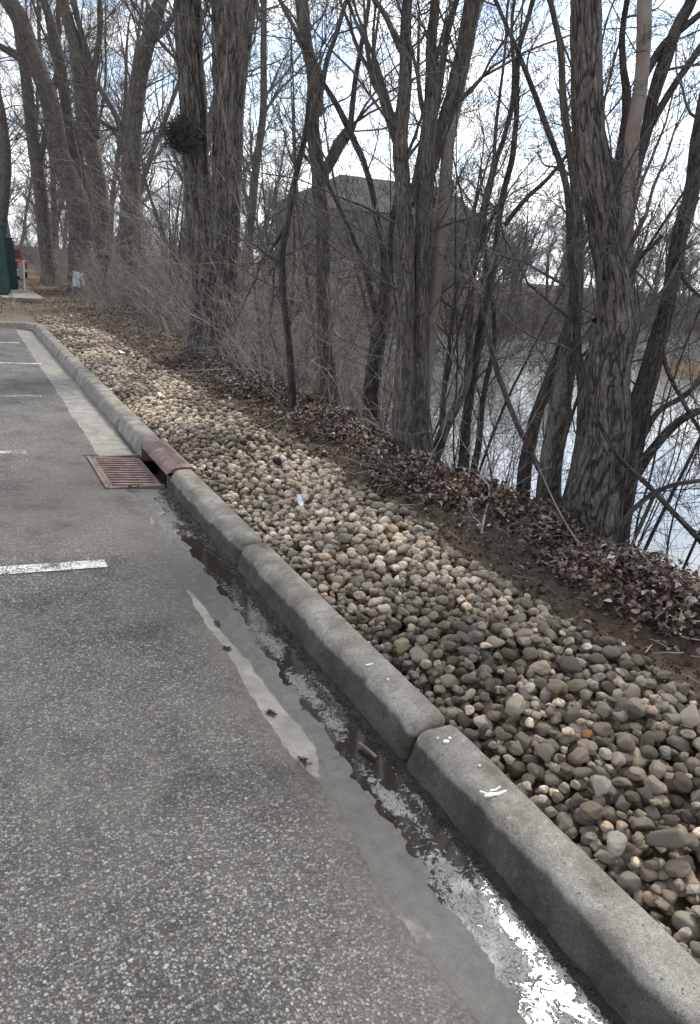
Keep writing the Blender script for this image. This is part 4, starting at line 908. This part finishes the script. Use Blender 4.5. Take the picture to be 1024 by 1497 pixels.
# ------------------------------------------------------------------ brush, litter (nobody could count these)
def brush(name, label, pts, mat, hr, rr, seed, per=1, kids=5, spread=0.5, k=3):
    r = np.random.default_rng(seed); tb = Tubes()
    for (x, y) in pts:
        z = float(ground(x, y))-0.03; s = 1.0
        for _ in range(per):
            h = r.uniform(*hr); d = unit(np.array([r.normal()*spread, r.normal()*spread, 1.])); n = 7; p = np.array([x+r.normal()*0.08, y+r.normal()*0.08, z]); P = [p]; R0 = r.uniform(*rr)
            bend = r.normal(size=3)*0.09
            for i in range(1, n): d = unit(d+r.normal(size=3)*0.10+bend); p = p+d*h/(n-1); P.append(p)
            tb.add(P, R0*np.linspace(1, 0.3, n), k)
            for j in range(kids):
                i = int(r.integers(1, n-1)); dd = side_dir(unit(P[i+1]-P[i]), rad(r.uniform(20, 65)), r); L = h*r.uniform(0.15, 0.45); q = P[i]; Q = [q]
                for m_ in range(4): dd = unit(dd+r.normal(size=3)*0.16); q = q+dd*L/4; Q.append(q)
                tb.add(Q, R0*np.linspace(0.55, 0.22, 5), 3)
    tag(add(name, tb.mesh(name, mat)), label, 'brush', None, 'stuff')
r = np.random.default_rng(5)
def bank_pts(n, y0, y1, lo, hi, pw=1.0):
    out = []
    while len(out) < n:
        y = y0+(y1-y0)*r.random()**pw; x = float(crest(y))+r.uniform(lo, hi)
        out.append((x, y))
    return out
brush('brush', 'dense pale grey leafless brush filling the bank behind the big trunks', bank_pts(2300, 9, 46, -0.1, 3.2, 1.0), TP, (0.7, 2.3), (0.004, 0.009), 31, 1, 6, 0.42)
brush('low_brush', 'loose low twigs and shoots along the bank under the trees', bank_pts(300, 3.0, 13, -0.05, 2.0, 0.6), TP, (0.5, 1.9), (0.0025, 0.0055), 32, 1, 5, 0.55)
brush('thicket', 'tall pale twiggy thicket between the trees in front of the far bank', bank_pts(1150, 8.5, 36, 0.3, 4.5, 0.9), TP, (1.8, 4.6), (0.004, 0.009), 36, 1, 9, 0.35)
brush('thorn_brush', 'dark tangled shoots mixed through the bank thicket', bank_pts(650, 7.5, 30, 0.1, 3.6, 0.9), TW, (0.9, 3.0), (0.003, 0.008), 33, 1, 7, 0.6)
fp = []
while len(fp) < 4200:
    x = r.uniform(6, 140); y = float(yfar(x))+r.uniform(1.0, 16)*r.uniform(0.2, 1.0); fp.append((x, y))
brush('edge_brush', 'grey brush spilling over the leafy ground beyond the end of the stone bed', [(1.7+0.035*(y-20)+abs(r.normal())*0.8, y) for y in r.uniform(20, 48, 420)], TP, (0.6, 2.2), (0.004, 0.009), 38, 1, 6, 0.5)
brush('far_brush', 'grey-brown undergrowth along the far river bank', fp, M['twig_far'], (1.2, 4.8), (0.012, 0.03), 34, 1, 5, 0.6)
fp = [(r.uniform(-14, 7), r.uniform(50, 78)) for _ in range(1300)]
brush('end_brush', 'grey brush closing off the view behind the red pickup', fp, M['twig_far'], (1.5, 6.5), (0.008, 0.02), 35, 1, 6, 0.5)
reed = plain('dry_reed', (0.34, 0.25, 0.17), 0.85, 0.2, 0.3, 3)
fp = [(36+r.uniform(0, 22), 30+r.uniform(-1, 1)*4+r.uniform(0, 3)) for _ in range(1500)]
def spit():
    tb = Tubes()
    for (x, y) in [(r.uniform(30, 52), 0) for _ in range(2600)]:
        y = 27+0.12*(x-30)+r.normal()*1.6; P = np.array([x, y, WATER-0.1]); h = r.uniform(0.5, 1.3); d = np.array([r.normal()*0.2, r.normal()*0.2, 1.]); tb.add([P, P+d*h*0.5, P+d*h+np.array([r.normal()*0.15, 0, -0.1])], [0.012, 0.01, 0.004], 3)
    tag(add('reeds', tb.mesh('reeds', reed)), 'tan dry reeds standing on a spit in the river at the right', 'reeds', None, 'stuff')
spit()
def leaves():
    r = np.random.default_rng(8); n = 50000; pts = []
    y = np.concatenate([1.2+11*r.random(41000)**0.9, r.uniform(8, 24, 9000)]); c = crest(y)
    x = c-0.22+r.normal(size=n)*0.27; far_ = r.random(n) < 0.22; x = np.where(far_, c+r.uniform(-0.75, 1.6, n), x); x = np.where(y > 12, 1.25+r.uniform(0, 2.3, n), x)
    k = (x > 1.32+0.25*r.random(n)); sparse = (x < c-0.36-0.12*np.sin(y*3)) & (r.random(n) > 0.14) & (y < 9); k &= ~sparse; x, y = x[k], y[k]
    y2 = r.uniform(18.4, 40, 9000); x2 = r.uniform(-5, 4, 9000); k2 = ~((y2 < 23.5) & (x2 < 0.7) & (r.random(9000) < 0.6)); x = np.concatenate([x, x2[k2]]); y = np.concatenate([y, y2[k2]])
    xb = 0.25+1.1*r.random(900)**0.4; yb = 1.2+18*r.random(900)**0.7; x = np.concatenate([x, xb]); y = np.concatenate([y, yb]); n = len(x)
    z = ground(x, y)+np.where(x < 1.3, 0.07, 0) + np.abs(r.normal(size=n))*np.where((y < 12) & (x > crest(y)-0.5), 0.035, 0.012)+0.006
    L = r.uniform(0.010, 0.027, n)*np.where(y > 12, 1.25, 1); Wd = L*r.uniform(0.45, 0.95, n); L = L[:, None]; Wd = Wd[:, None]
    uu = np.array([-1, -.5, 0, .55, 1.0]); prof = np.array([0.15, 0.75, 1.0, 0.62, 0.04]); cu = r.uniform(-1.6, 2.2, n)[:, None]; cr = r.uniform(-1.0, 2.2, n)[:, None]
    V = np.empty((n, 5, 3, 3)); jag = r.uniform(0.45, 1.45, (n, 5))
    for j, w in enumerate((-1, 0, 1)):
        V[:, :, j, 0] = uu[None]*L; V[:, :, j, 1] = w*prof[None]*Wd*jag; V[:, :, j, 2] = cu*L*uu[None]**2*0.5 + cr*Wd*abs(w)*prof[None]*0.55
    V = V.reshape(n, 15, 3)
    a = r.uniform(0, 6.28, n); tx = r.normal(size=n)*0.5; ty = r.normal(size=n)*0.5
    def rot(V, ax, an):
        i, j = [(1, 2), (2, 0), (0, 1)][ax]; c_, s_ = np.cos(an)[:, None], np.sin(an)[:, None]; A = V[:, :, i]*c_-V[:, :, j]*s_; B = V[:, :, i]*s_+V[:, :, j]*c_; V = V.copy(); V[:, :, i] = A; V[:, :, j] = B; return V
    V = rot(rot(rot(V, 0, tx), 1, ty), 2, a)+np.stack([x, y, z], -1)[:, None]
    q = np.array([[i*3+j, i*3+j+1, (i+1)*3+j+1, (i+1)*3+j] for i in range(4) for j in range(2)]); F = (q[None]+(np.arange(n)*15)[:, None, None]).reshape(-1, 4)
    t_ = np.clip(r.beta(1.15, 2.2, n)+np.where(r.random(n) < 0.05, 0.35, 0)+np.where(y > 14, 0.12, 0)+0.25*(fbm(x*1.5, y*1.5, 0, 99)-0.5), 0, 1)
    tag(add('leaf_litter', mesh_np('leaf_litter', V.reshape(-1, 3), F, M['leaf'], False, {'tone': np.repeat(t_, 15)})), 'curled brown dead leaves heaped along the top of the bank', 'leaves', None, 'stuff')
leaves()
def debris():
    r = np.random.default_rng(14); tb = Tubes()
    for _ in range(900):
        y = r.uniform(1.5, 20); x = float(crest(y))+r.uniform(-0.9, 0.5); z = float(ground(x, y))+0.012+abs(r.normal())*0.02; L = r.uniform(0.06, 0.45); a = r.uniform(0, 6.28); d = np.array([math.cos(a), math.sin(a), r.normal()*0.12]); p = np.array([x, y, z]); P = [p]
        for i in range(4): d = unit(d+r.normal(size=3)*np.array([.2, .2, .06])); p = p+d*L/4; P.append(p)
        tb.add(P, r.uniform(0.0015, 0.0045)*np.array([1, .9, .8, .6, .4]), 4)
    tag(add('fallen_twigs', tb.mesh('fallen_twigs', M['twig_pale'])), 'small fallen twigs scattered over the leaves', 'twigs', None, 'stuff')
    # soil crumbs between the stones and the leaves, and grit in the gutter
    V0, F0 = VI[1]; V = []; F = []; off = 0; n = 9000; y = 1.0+9*r.random(n)**1.2; x = 1.22+r.random(n)*0.65+0.1*fbm(y*2, 0.2, 0, 5); z = ground(x, y); s = r.uniform(0.002, 0.009, n)*np.where(r.random(n) < 0.08, 2.4, 1)
    yg = r.uniform(0.7, 5.6, 2600); xg = -0.05+r.normal(size=2600)*0.022; xg = np.minimum(xg, -0.003); zg = gz(xg, yg)+0.002; sg = r.uniform(0.0015, 0.0055, 2600)
    x, y, z, s = np.concatenate([x, xg]), np.concatenate([y, yg]), np.concatenate([z, zg]), np.concatenate([s, sg])
    V = (V0[None]*s[:, None, None]*r.uniform(0.6, 1.2, (len(x), 1, 3)))*(1+0.3*r.normal(size=(len(x), len(V0), 1)))+np.stack([x, y, z], -1)[:, None]
    F = (F0[None]+(np.arange(len(x))*len(V0))[:, None, None]).reshape(-1, 3)
    tag(add('soil_crumbs', mesh_np('soil_crumbs', V.reshape(-1, 3), F, plain('crumbs', (0.05, 0.039, 0.03), 0.95, 0.1, 0.4, 30), True)), 'dark soil crumbs and grit', 'soil', None, 'stuff')
debris()

# ------------------------------------------------------------------ things on and near the ground
def stick(name, label, pts, radii, mat, seed, cat='stick', group=None, kids=0):
    r = np.random.default_rng(seed); path = smooth_path(np.column_stack([pts, radii]), 0.03); path[:, :3] += 0.012*np.stack([fbm(path[:, 0]*5+k, path[:, 1]*5, path[:, 2]*5, seed+k)-0.5 for k in range(3)], -1)
    V, F, B = trunk_tube(path, 10, radii[0]*0.08, seed); o = tag(add(name, mesh_np(name, V, F, mat, True, {'bc': B})), label, cat, group)
    if kids:
        tb = Tubes()
        for _ in range(kids):
            i = int(r.integers(2, len(path)-1)); grow(tb, path[i, :3], side_dir(unit(path[i, :3]-path[i-1, :3]), 0.8, r), r.uniform(0.15, 0.5), path[i, 3]*0.5, 2, r, 0.0, 0.2)
        add('side_twigs', tb.mesh('side_twigs', mat), o)
    return o
G = lambda x, y, dz: (x, y, float(ground(x, y))+dz)
stick('fallen_branch', 'long crooked fallen branch lying on the leaves left of the grey clump of trunks', [G(2.1, 6.9, .05), G(2.05, 6.2, .06), G(2.0, 5.6, .1), G(1.9, 5.15, .06)], [.022, .02, .016, .01], BD, 3, kids=5)
stick('fallen_branch', 'pale thin stick poking up slantwise from the leaf bank below the flared trunk', [G(1.72, 2.9, .02), G(1.9, 3.35, .10), G(2.05, 3.85, .30)], [.007, .006, .003], M['bark_pale'], 4)
stick('fallen_branch', 'pale thin stick lying across the leaves at mid bank', [G(1.55, 3.7, .02), G(1.8, 4.0, .05), G(2.05, 4.5, .12)], [.009, .007, .004], TP, 5, kids=3)
stick('fallen_branch', 'thick dark log slumped over the bank edge behind the crooked dark tree', [G(2.45, 7.4, .08), G(2.4, 6.5, .10), G(2.35, 5.6, .1), G(2.3, 5.0, .05)], [.05, .045, .04, .03], BD, 6, kids=6)
stick('pale_stump', 'whitish broken stub standing in the brush left of the massive twin trunk', [tuple(W3(248, 498, 13.6)), tuple(W3(243, 478, 13.7)), tuple(W3(236, 462, 13.8))], [.02, .028, .014], M['bark_pale'], 7, 'stump')
stick('gutter_stick', 'short reddish twig lying in the wet gutter near the kerb joint', [(-0.10, 2.15, .02), (-0.088, 2.10, .022), (-0.078, 2.055, .02)], [.007, .0075, .006], M['rust'], 8)
stick('grass_straw', 'single dry grass straw sticking out beside the kerb', [(0.175, 4.22, .15), (0.165, 4.2, .20), (0.15, 4.18, .235)], [.0022, .0018, .001], M['bark_pale'], 9, 'straw')
stick('grate_twig', 'small dark twig caught on the near edge of the drain grate', [(-0.285, 5.70, .036), (-0.26, 5.62, .045), (-0.225, 5.66, .04), (-0.20, 5.74, .036)], [.006, .006, .005, .004], M['bark_dark'], 10)
for (p, lb) in [((-0.315, 3.28), 'clump of dark dirt on the pale gutter strip, farthest of four'), ((-0.345, 3.02), 'clump of dark dirt beside the middle of the pale gutter strip'), ((-0.34, 2.45), 'clump of dark dirt by the wide part of the pale gutter strip'), ((-0.34, 2.12), 'clump of dark dirt at the near tip of the pale gutter strip')]:
    rr = np.random.default_rng(int(p[1]*100)); tb = Tubes()
    for _ in range(int(rr.integers(24, 34))):
        q = np.array([rr.normal()*.007, rr.normal()*.012, 0.003+rr.random()*0.006]); a = rr.uniform(0, 6.28); d = np.array([math.cos(a), math.sin(a), 0]); P_ = [q]
        for i in range(4): d = unit(d+rr.normal(size=3)*np.array([.5, .5, .15])); q = q+d*rr.uniform(0.001, 0.006); P_.append(q)
        tb.add(P_, rr.uniform(0.0012, 0.0035)*np.array([1, 1.1, .9, .8, .4]), 4)
    o = add('dirt_clump', tb.mesh('dirt_clump', M['soil'])); o.location = (p[0], p[1], float(np.maximum(gz(np.array(p[0]), np.array(p[1])), 0.02))); tag(o, lb, 'dirt', 'dirt clumps along the gutter')
def crumple(name, label, P, sz, mat, seed, rz=0., group='white litter pieces', flat=0.35):
    r = np.random.default_rng(seed); n = 9; g = np.linspace(-1, 1, n); X, Y = np.meshgrid(g, g, indexing='ij')
    Z = flat*(fbm(X*1.6+seed, Y*1.6, 0, seed, 3)-0.5)*2; j = 0.22*(fbm(X*1.3, Y*1.3, 3.3, seed+1)-0.5)*2
    V = np.stack([(X*(1-0.15*Y*Y)+j)*sz[0], (Y+j*0.7)*sz[1], Z*min(sz[0], sz[1])*1.4], -1).reshape(-1, 3); V2 = V+np.array([0, 0, 0.0015]); I = np.arange(n*n).reshape(n, n)
    F = np.stack([I[:-1, :-1], I[1:, :-1], I[1:, 1:], I[:-1, 1:]], -1).reshape(-1, 4); rim = np.concatenate([I[0], I[1:, -1], I[-1, ::-1][1:], I[::-1, 0][1:]]); Fr = np.stack([rim[:-1], rim[1:], rim[1:]+n*n, rim[:-1]+n*n], -1)
    o = add(name, mesh_np(name, np.concatenate([V, V2]), [F[:, ::-1], F+n*n, Fr], mat)); o.location = P; o.rotation_euler = (r.uniform(0.2, 0.6), r.uniform(-0.3, 0.3), rz); return tag(o, label, 'litter', group)
pap = plain('white_paper', (0.72, 0.74, 0.78), 0.7, 0.3, 0.08, 20)
def ong(u, v, z): 
    d = FW + RT*(u-512)/FPX + UP*(748.5-v)/FPX; t_ = (z-CAM[2])/d[2]; return CAM+t_*d
o = crumple('paper_scrap', 'bluish white paper scrap standing up on the cobbles, nearest piece of litter', tuple(ong(440, 733, .22)), (0.026, 0.05), pap, 3, 0.3); o.rotation_euler = (1.0, 0.15, 0.5)
crumple('paper_scrap', 'square white paper scrap on the stones near the far end of the bed', tuple(ong(178, 515, .2)), (0.06, 0.05), pap, 5, 0.6)
crumple('paper_scrap', 'small pale scrap on the stones level with the dry gutter past the inlet', tuple(ong(235, 577, .2)), (0.02, 0.05), pap, 6, 0.1)
crumple('paper_scrap', 'white scrap on the ground behind the far corner of the kerb', tuple(ong(106, 462, .2)), (0.06, 0.06), pap, 7, 1.1)
o = crumple('plastic_sheet', 'torn white plastic sheet hanging in the far brush', tuple(W3(112, 408, 27.5)), (0.13, 0.26), pap, 8, 0.2, flat=0.5); o.rotation_euler = (1.45, 0.1, 0.2)
o = crumple('plastic_sheet', 'narrower white plastic strip hanging right of the torn white sheet', tuple(W3(121, 409, 27.4)), (0.07, 0.22), pap, 9, 0.2, flat=0.5); o.rotation_euler = (1.45, -0.1, 0.4)
o = crumple('plastic_bag', 'pale plastic bag snagged under the dark burl of the massive trunk', tuple(W3(246, 221, 12.8)), (0.085, 0.06), plain('pale_plastic', (0.5, 0.53, 0.56), 0.4, 0.5, 0.1), 10, 0.4, flat=0.8); o.rotation_euler = (1.1, 0.3, 0.2)
# paint or bird marks on the kerb top (children of the nearest kerb segments)
def splat(parent, x, y, polys, z=0.1605, ang=0.):
    b = BM()
    for poly in polys:
        pts = []; 
        for (px, py) in poly: pts.append((x+px*math.cos(ang)-py*math.sin(ang), y+px*math.sin(ang)+py*math.cos(ang), z-0.004))
        b.prism(pts, (0, 0, 0.0055))
    b.done('white_splash', M['dirtpaint'], parent)
splat(kerbs[0], 0.085, 1.585, [[(-.03, .0), (-.012, -.006), (.0, -.004), (.012, -.010), (.05, -.004), (.052, .002), (.02, .002), (.002, .006), (-.006, .012), (-.014, .01), (-.03, .03), (-.034, .028), (-.02, .008), (-.032, .006)], [(.0, .016), (.02, .012), (.044, .02), (.045, .025), (.02, .018), (.004, .022)]], z=0.158)
splat(kerbs[0], 0.105, 1.88, [[(-.02, 0), (-.005, -.008), (.004, -.002), (.0, .008), (-.014, .01)], [(.01, .01), (.02, .008), (.022, .018), (.012, .02)], [(-.03, .03), (-.024, .026), (-.02, .034)]])
splat(kerbs[0], 0.125, 1.72, [[(0, 0), (.006, -.002), (.007, .005), (.001, .006)]])
splat(kerbs[1], 0.09, 2.46, [[(-.014, 0), (.006, -.003), (.022, .004), (.02, .008), (.002, .006), (-.013, .006)]], z=0.1585)
splat(kerbs[1], 0.105, 2.32, [[(0, 0), (.004, -.002), (.005, .014), (.001, .016)]])
def orange_leaf(): pass

# far end: waste containers, post with panel, pickup, house
gm = plain('green_paint', (0.018, 0.05, 0.045), 0.5, 0.4, 0.25, 3); gm2 = plain('black_plastic', (0.02, 0.02, 0.022), 0.5, 0.4, 0.1)
def container(loc, w, d, h, label, seed, rz=0.0):
    t = thing('waste_container', label, 'container', loc, rz, 'green waste containers at the end of the car park')
    b = BM()      # tapered body
    tp = 0.10; b.prism([(w, 0, 0.1), (w-tp, 0, h), (0, 0, h), (0, 0, 0.1)], (0, d, 0)); b.done('body', gm, t)
    for i in range(int(w/0.42)+1):
        x = w-0.06-i*0.42
        if x < 0.05: break
        q = BM(); q.prism([(x, -0.035, 0.12), (x-0.07, -0.035, 0.12), (x-0.07-tp*0.8, -0.035, h-0.03), (x-tp*0.8, -0.035, h-0.03)], (0, 0.04, 0)); q.done('rib', gm, t)
    for i in range(3):
        q = BM(); y = 0.25+i*(d-0.5)/2; q.prism([(w, y, 0.12), (w+0.04, y, 0.12), (w-tp+0.04, y, h-0.03), (w-tp, y, h-0.03)], (0, 0.08, 0)); q.done('rib', gm, t)
    q = BM(); q.box((w/2-tp/2, d/2, h+0.03), (w-tp+0.12, d+0.1, 0.05), 0.01); q.done('lid', gm, t)
    q = BM(); q.box((w/2, d/2, 0.05), (w-0.1, d-0.2, 0.1)); q.done('skid', gm2, t)
container((-2.75, 27.0, 0.13), 2.85, 1.9, 2.1, 'nearer dark green ribbed waste container at the left edge', 1)
container((-2.2, 30.5, 0.13), 2.75, 1.9, 1.75, 'farther dark green waste container showing behind the nearer one', 2)
pad = BM(); pad.box((-1.0, 28.2, 0.13), (4.0, 4.9, 0.12), 0.01); tag(pad.done('concrete_pad', M['concrete']), kind='structure')
t = thing('marker_post', 'thin white post with a grey panel beside the green containers', 'post', (0.78, 30.6, 0.1))
wp = plain('white_post', (0.75, 0.75, 0.73), 0.5, 0.4, 0.05)
q = BM(); q.box((0, 0, 0.53), (0.05, 0.05, 1.06), 0.008); q.done('post', wp, t)
q = BM(); q.box((-0.10, -0.03, 0.78), (0.16, 0.015, 0.5), 0.004); q.done('panel', plain('grey_panel', (0.33, 0.36, 0.36), 0.6, 0.3, 0.1), t)
def pickup():
    red = plain('red_car_paint', (0.2, 0.014, 0.022), 0.4, 0.5, 0.08, 2); blk = plain('dark_glass', (0.012, 0.013, 0.016), 0.1, 0.6, 0.0); chrome = plain('bumper_metal', (0.5, 0.52, 0.53), 0.3, 0.5, 0.1, 5, 0.6); tyre = plain('tyre_rubber', (0.02, 0.02, 0.02), 0.8, 0.2)
    t = thing('pickup_truck', 'red pickup seen from behind, half hidden by the green containers', 'pickup', (0.92, 42.0, 0.13), -0.03); t.scale = (0.86, 0.9, 0.84)
    b = BM(); W_ = 0.93
    b.prism([(-W_, 0.0, 0.50), (-W_, 0, 0.98), (-W_, 2.0, 1.0), (-W_, 2.0, 1.02), (-W_, 3.7, 1.02), (-W_, 5.0, 0.92), (-W_, 5.15, 0.55), (-W_, 5.1, 0.38), (-W_, 0.3, 0.38)], (2*W_, 0, 0)); o = b.done('body', red, t)
    c = BM(); v = [(-0.85, 2.0, 1.02), (0.85, 2.0, 1.02), (0.68, 2.25, 1.66), (-0.68, 2.25, 1.66)]; v2 = [(-0.85, 4.0, 1.02), (0.85, 4.0, 1.02), (0.68, 3.2, 1.66), (-0.68, 3.2, 1.66)]
    vs = [c.b.verts.new(p) for p in v+v2]
    for f in ((0, 1, 2, 3), (7, 6, 5, 4), (0, 4, 5, 1), (1, 5, 6, 2), (2, 6, 7, 3), (3, 7, 4, 0)): c.b.faces.new([vs[i] for i in f])
    cab = c.done('cab', red, t)
    g = BM(); g.prism([(-0.70, 2.06, 1.12), (0.70, 2.06, 1.12), (0.60, 2.20, 1.56), (-0.60, 2.20, 1.56)], (0, -0.03, 0.0)); g.done('rear_window', blk, cab)
    g = BM(); g.box((0, -0.015, 0.74), (1.42, 0.03, 0.40), 0.02); tg = g.done('tailgate', red, t); g = BM(); g.box((0, -0.045, 0.82), (0.22, 0.03, 0.05), 0.01); g.done('handle', blk, tg)
    for s in (-1, 1):
        g = BM(); g.box((s*0.84, -0.012, 0.76), (0.13, 0.04, 0.38), 0.015); g.done('tail_light', plain('lamp_red', (0.4, 0.03, 0.03), 0.2, 0.6), t)
        for y in (0.95, 4.2):
            g = BM(); g.cyl((s*0.74, y, 0.36), (s*0.95, y, 0.36), 0.36, None, 28); w = g.done('wheel', tyre, t); g = BM(); g.cyl((s*0.94, y, 0.36), (s*0.96, y, 0.36), 0.2, None, 20); g.done('rim', chrome, w)
    g = BM(); g.box((0, -0.09, 0.47), (1.86, 0.16, 0.17), 0.03); g.done('bumper', chrome, t)
    g = BM(); g.box((0, -0.175, 0.49), (0.32, 0.012, 0.11), 0.003); g.done('number_plate', wp, t)
pickup()
def house():
    wall = plain('house_siding', (0.11, 0.1, 0.093), 0.85, 0.2, 0.12, 1.5); rf = plain('roof_shingle', (0.055, 0.052, 0.05), 0.9, 0.2, 0.2, 4); tr = plain('house_trim', (0.3, 0.29, 0.27), 0.7, 0.3, 0.05); gl = plain('window_glass', (0.03, 0.035, 0.04), 0.08, 0.6, 0)
    P = W3(548, 395, 92); g = float(ground(P[0], P[1])); t = thing('house', 'large grey-brown gabled house half hidden by trees across the river', 'house', (P[0], P[1], g-0.3), -YAW+0.05)
    w, d, e, r_ = 23., 12., 7.6, 12.6-g
    b = BM(); b.prism([(-w/2, 0, 0), (w/2, 0, 0), (w/2, 0, e), (-w/2, 0, e)], (0, d, 0)); b.done('wall', wall, t)
    b = BM(); b.prism([(-w/2, 0.2, e), (-w/2, d-0.2, e), (-w/2+3.5, d/2, r_)], (0.01, 0, 0))
    b.b.free(); b = BM(); vs = [b.b.verts.new(p) for p in ((-w/2-.5, -.5, e+.002), (w/2+.4, -.5, e+.002), (w/2+.4, d+.5, e+.002), (-w/2-.5, d+.5, e+.002), (-w/2+7, d/2, r_), (w/2-4, d/2, r_-.5))]
    for f in ((3, 2, 1, 0), (0, 1, 5, 4), (1, 2, 5), (2, 3, 4, 5), (3, 0, 4)): b.b.faces.new([vs[i] for i in f])
    rfo = b.done('roof', rf, t)
    b = BM(); b.box((w/2-3, d/2+1.5, r_-0.5), (1.3, 1.0, 2.0)); b.done('chimney', wall, rfo)
    for x in (-8, -5, -2, 2, 5, 8): 
        for z in (1.6, 4.4):
            q = BM(); q.box((x, -0.03, z+0.6), (1.3, 0.08, 1.5)); f = q.done('window', tr, t); q = BM(); q.box((x, -0.08, z+0.6), (1.1, 0.03, 1.3)); q.done('pane', gl, f)
house()
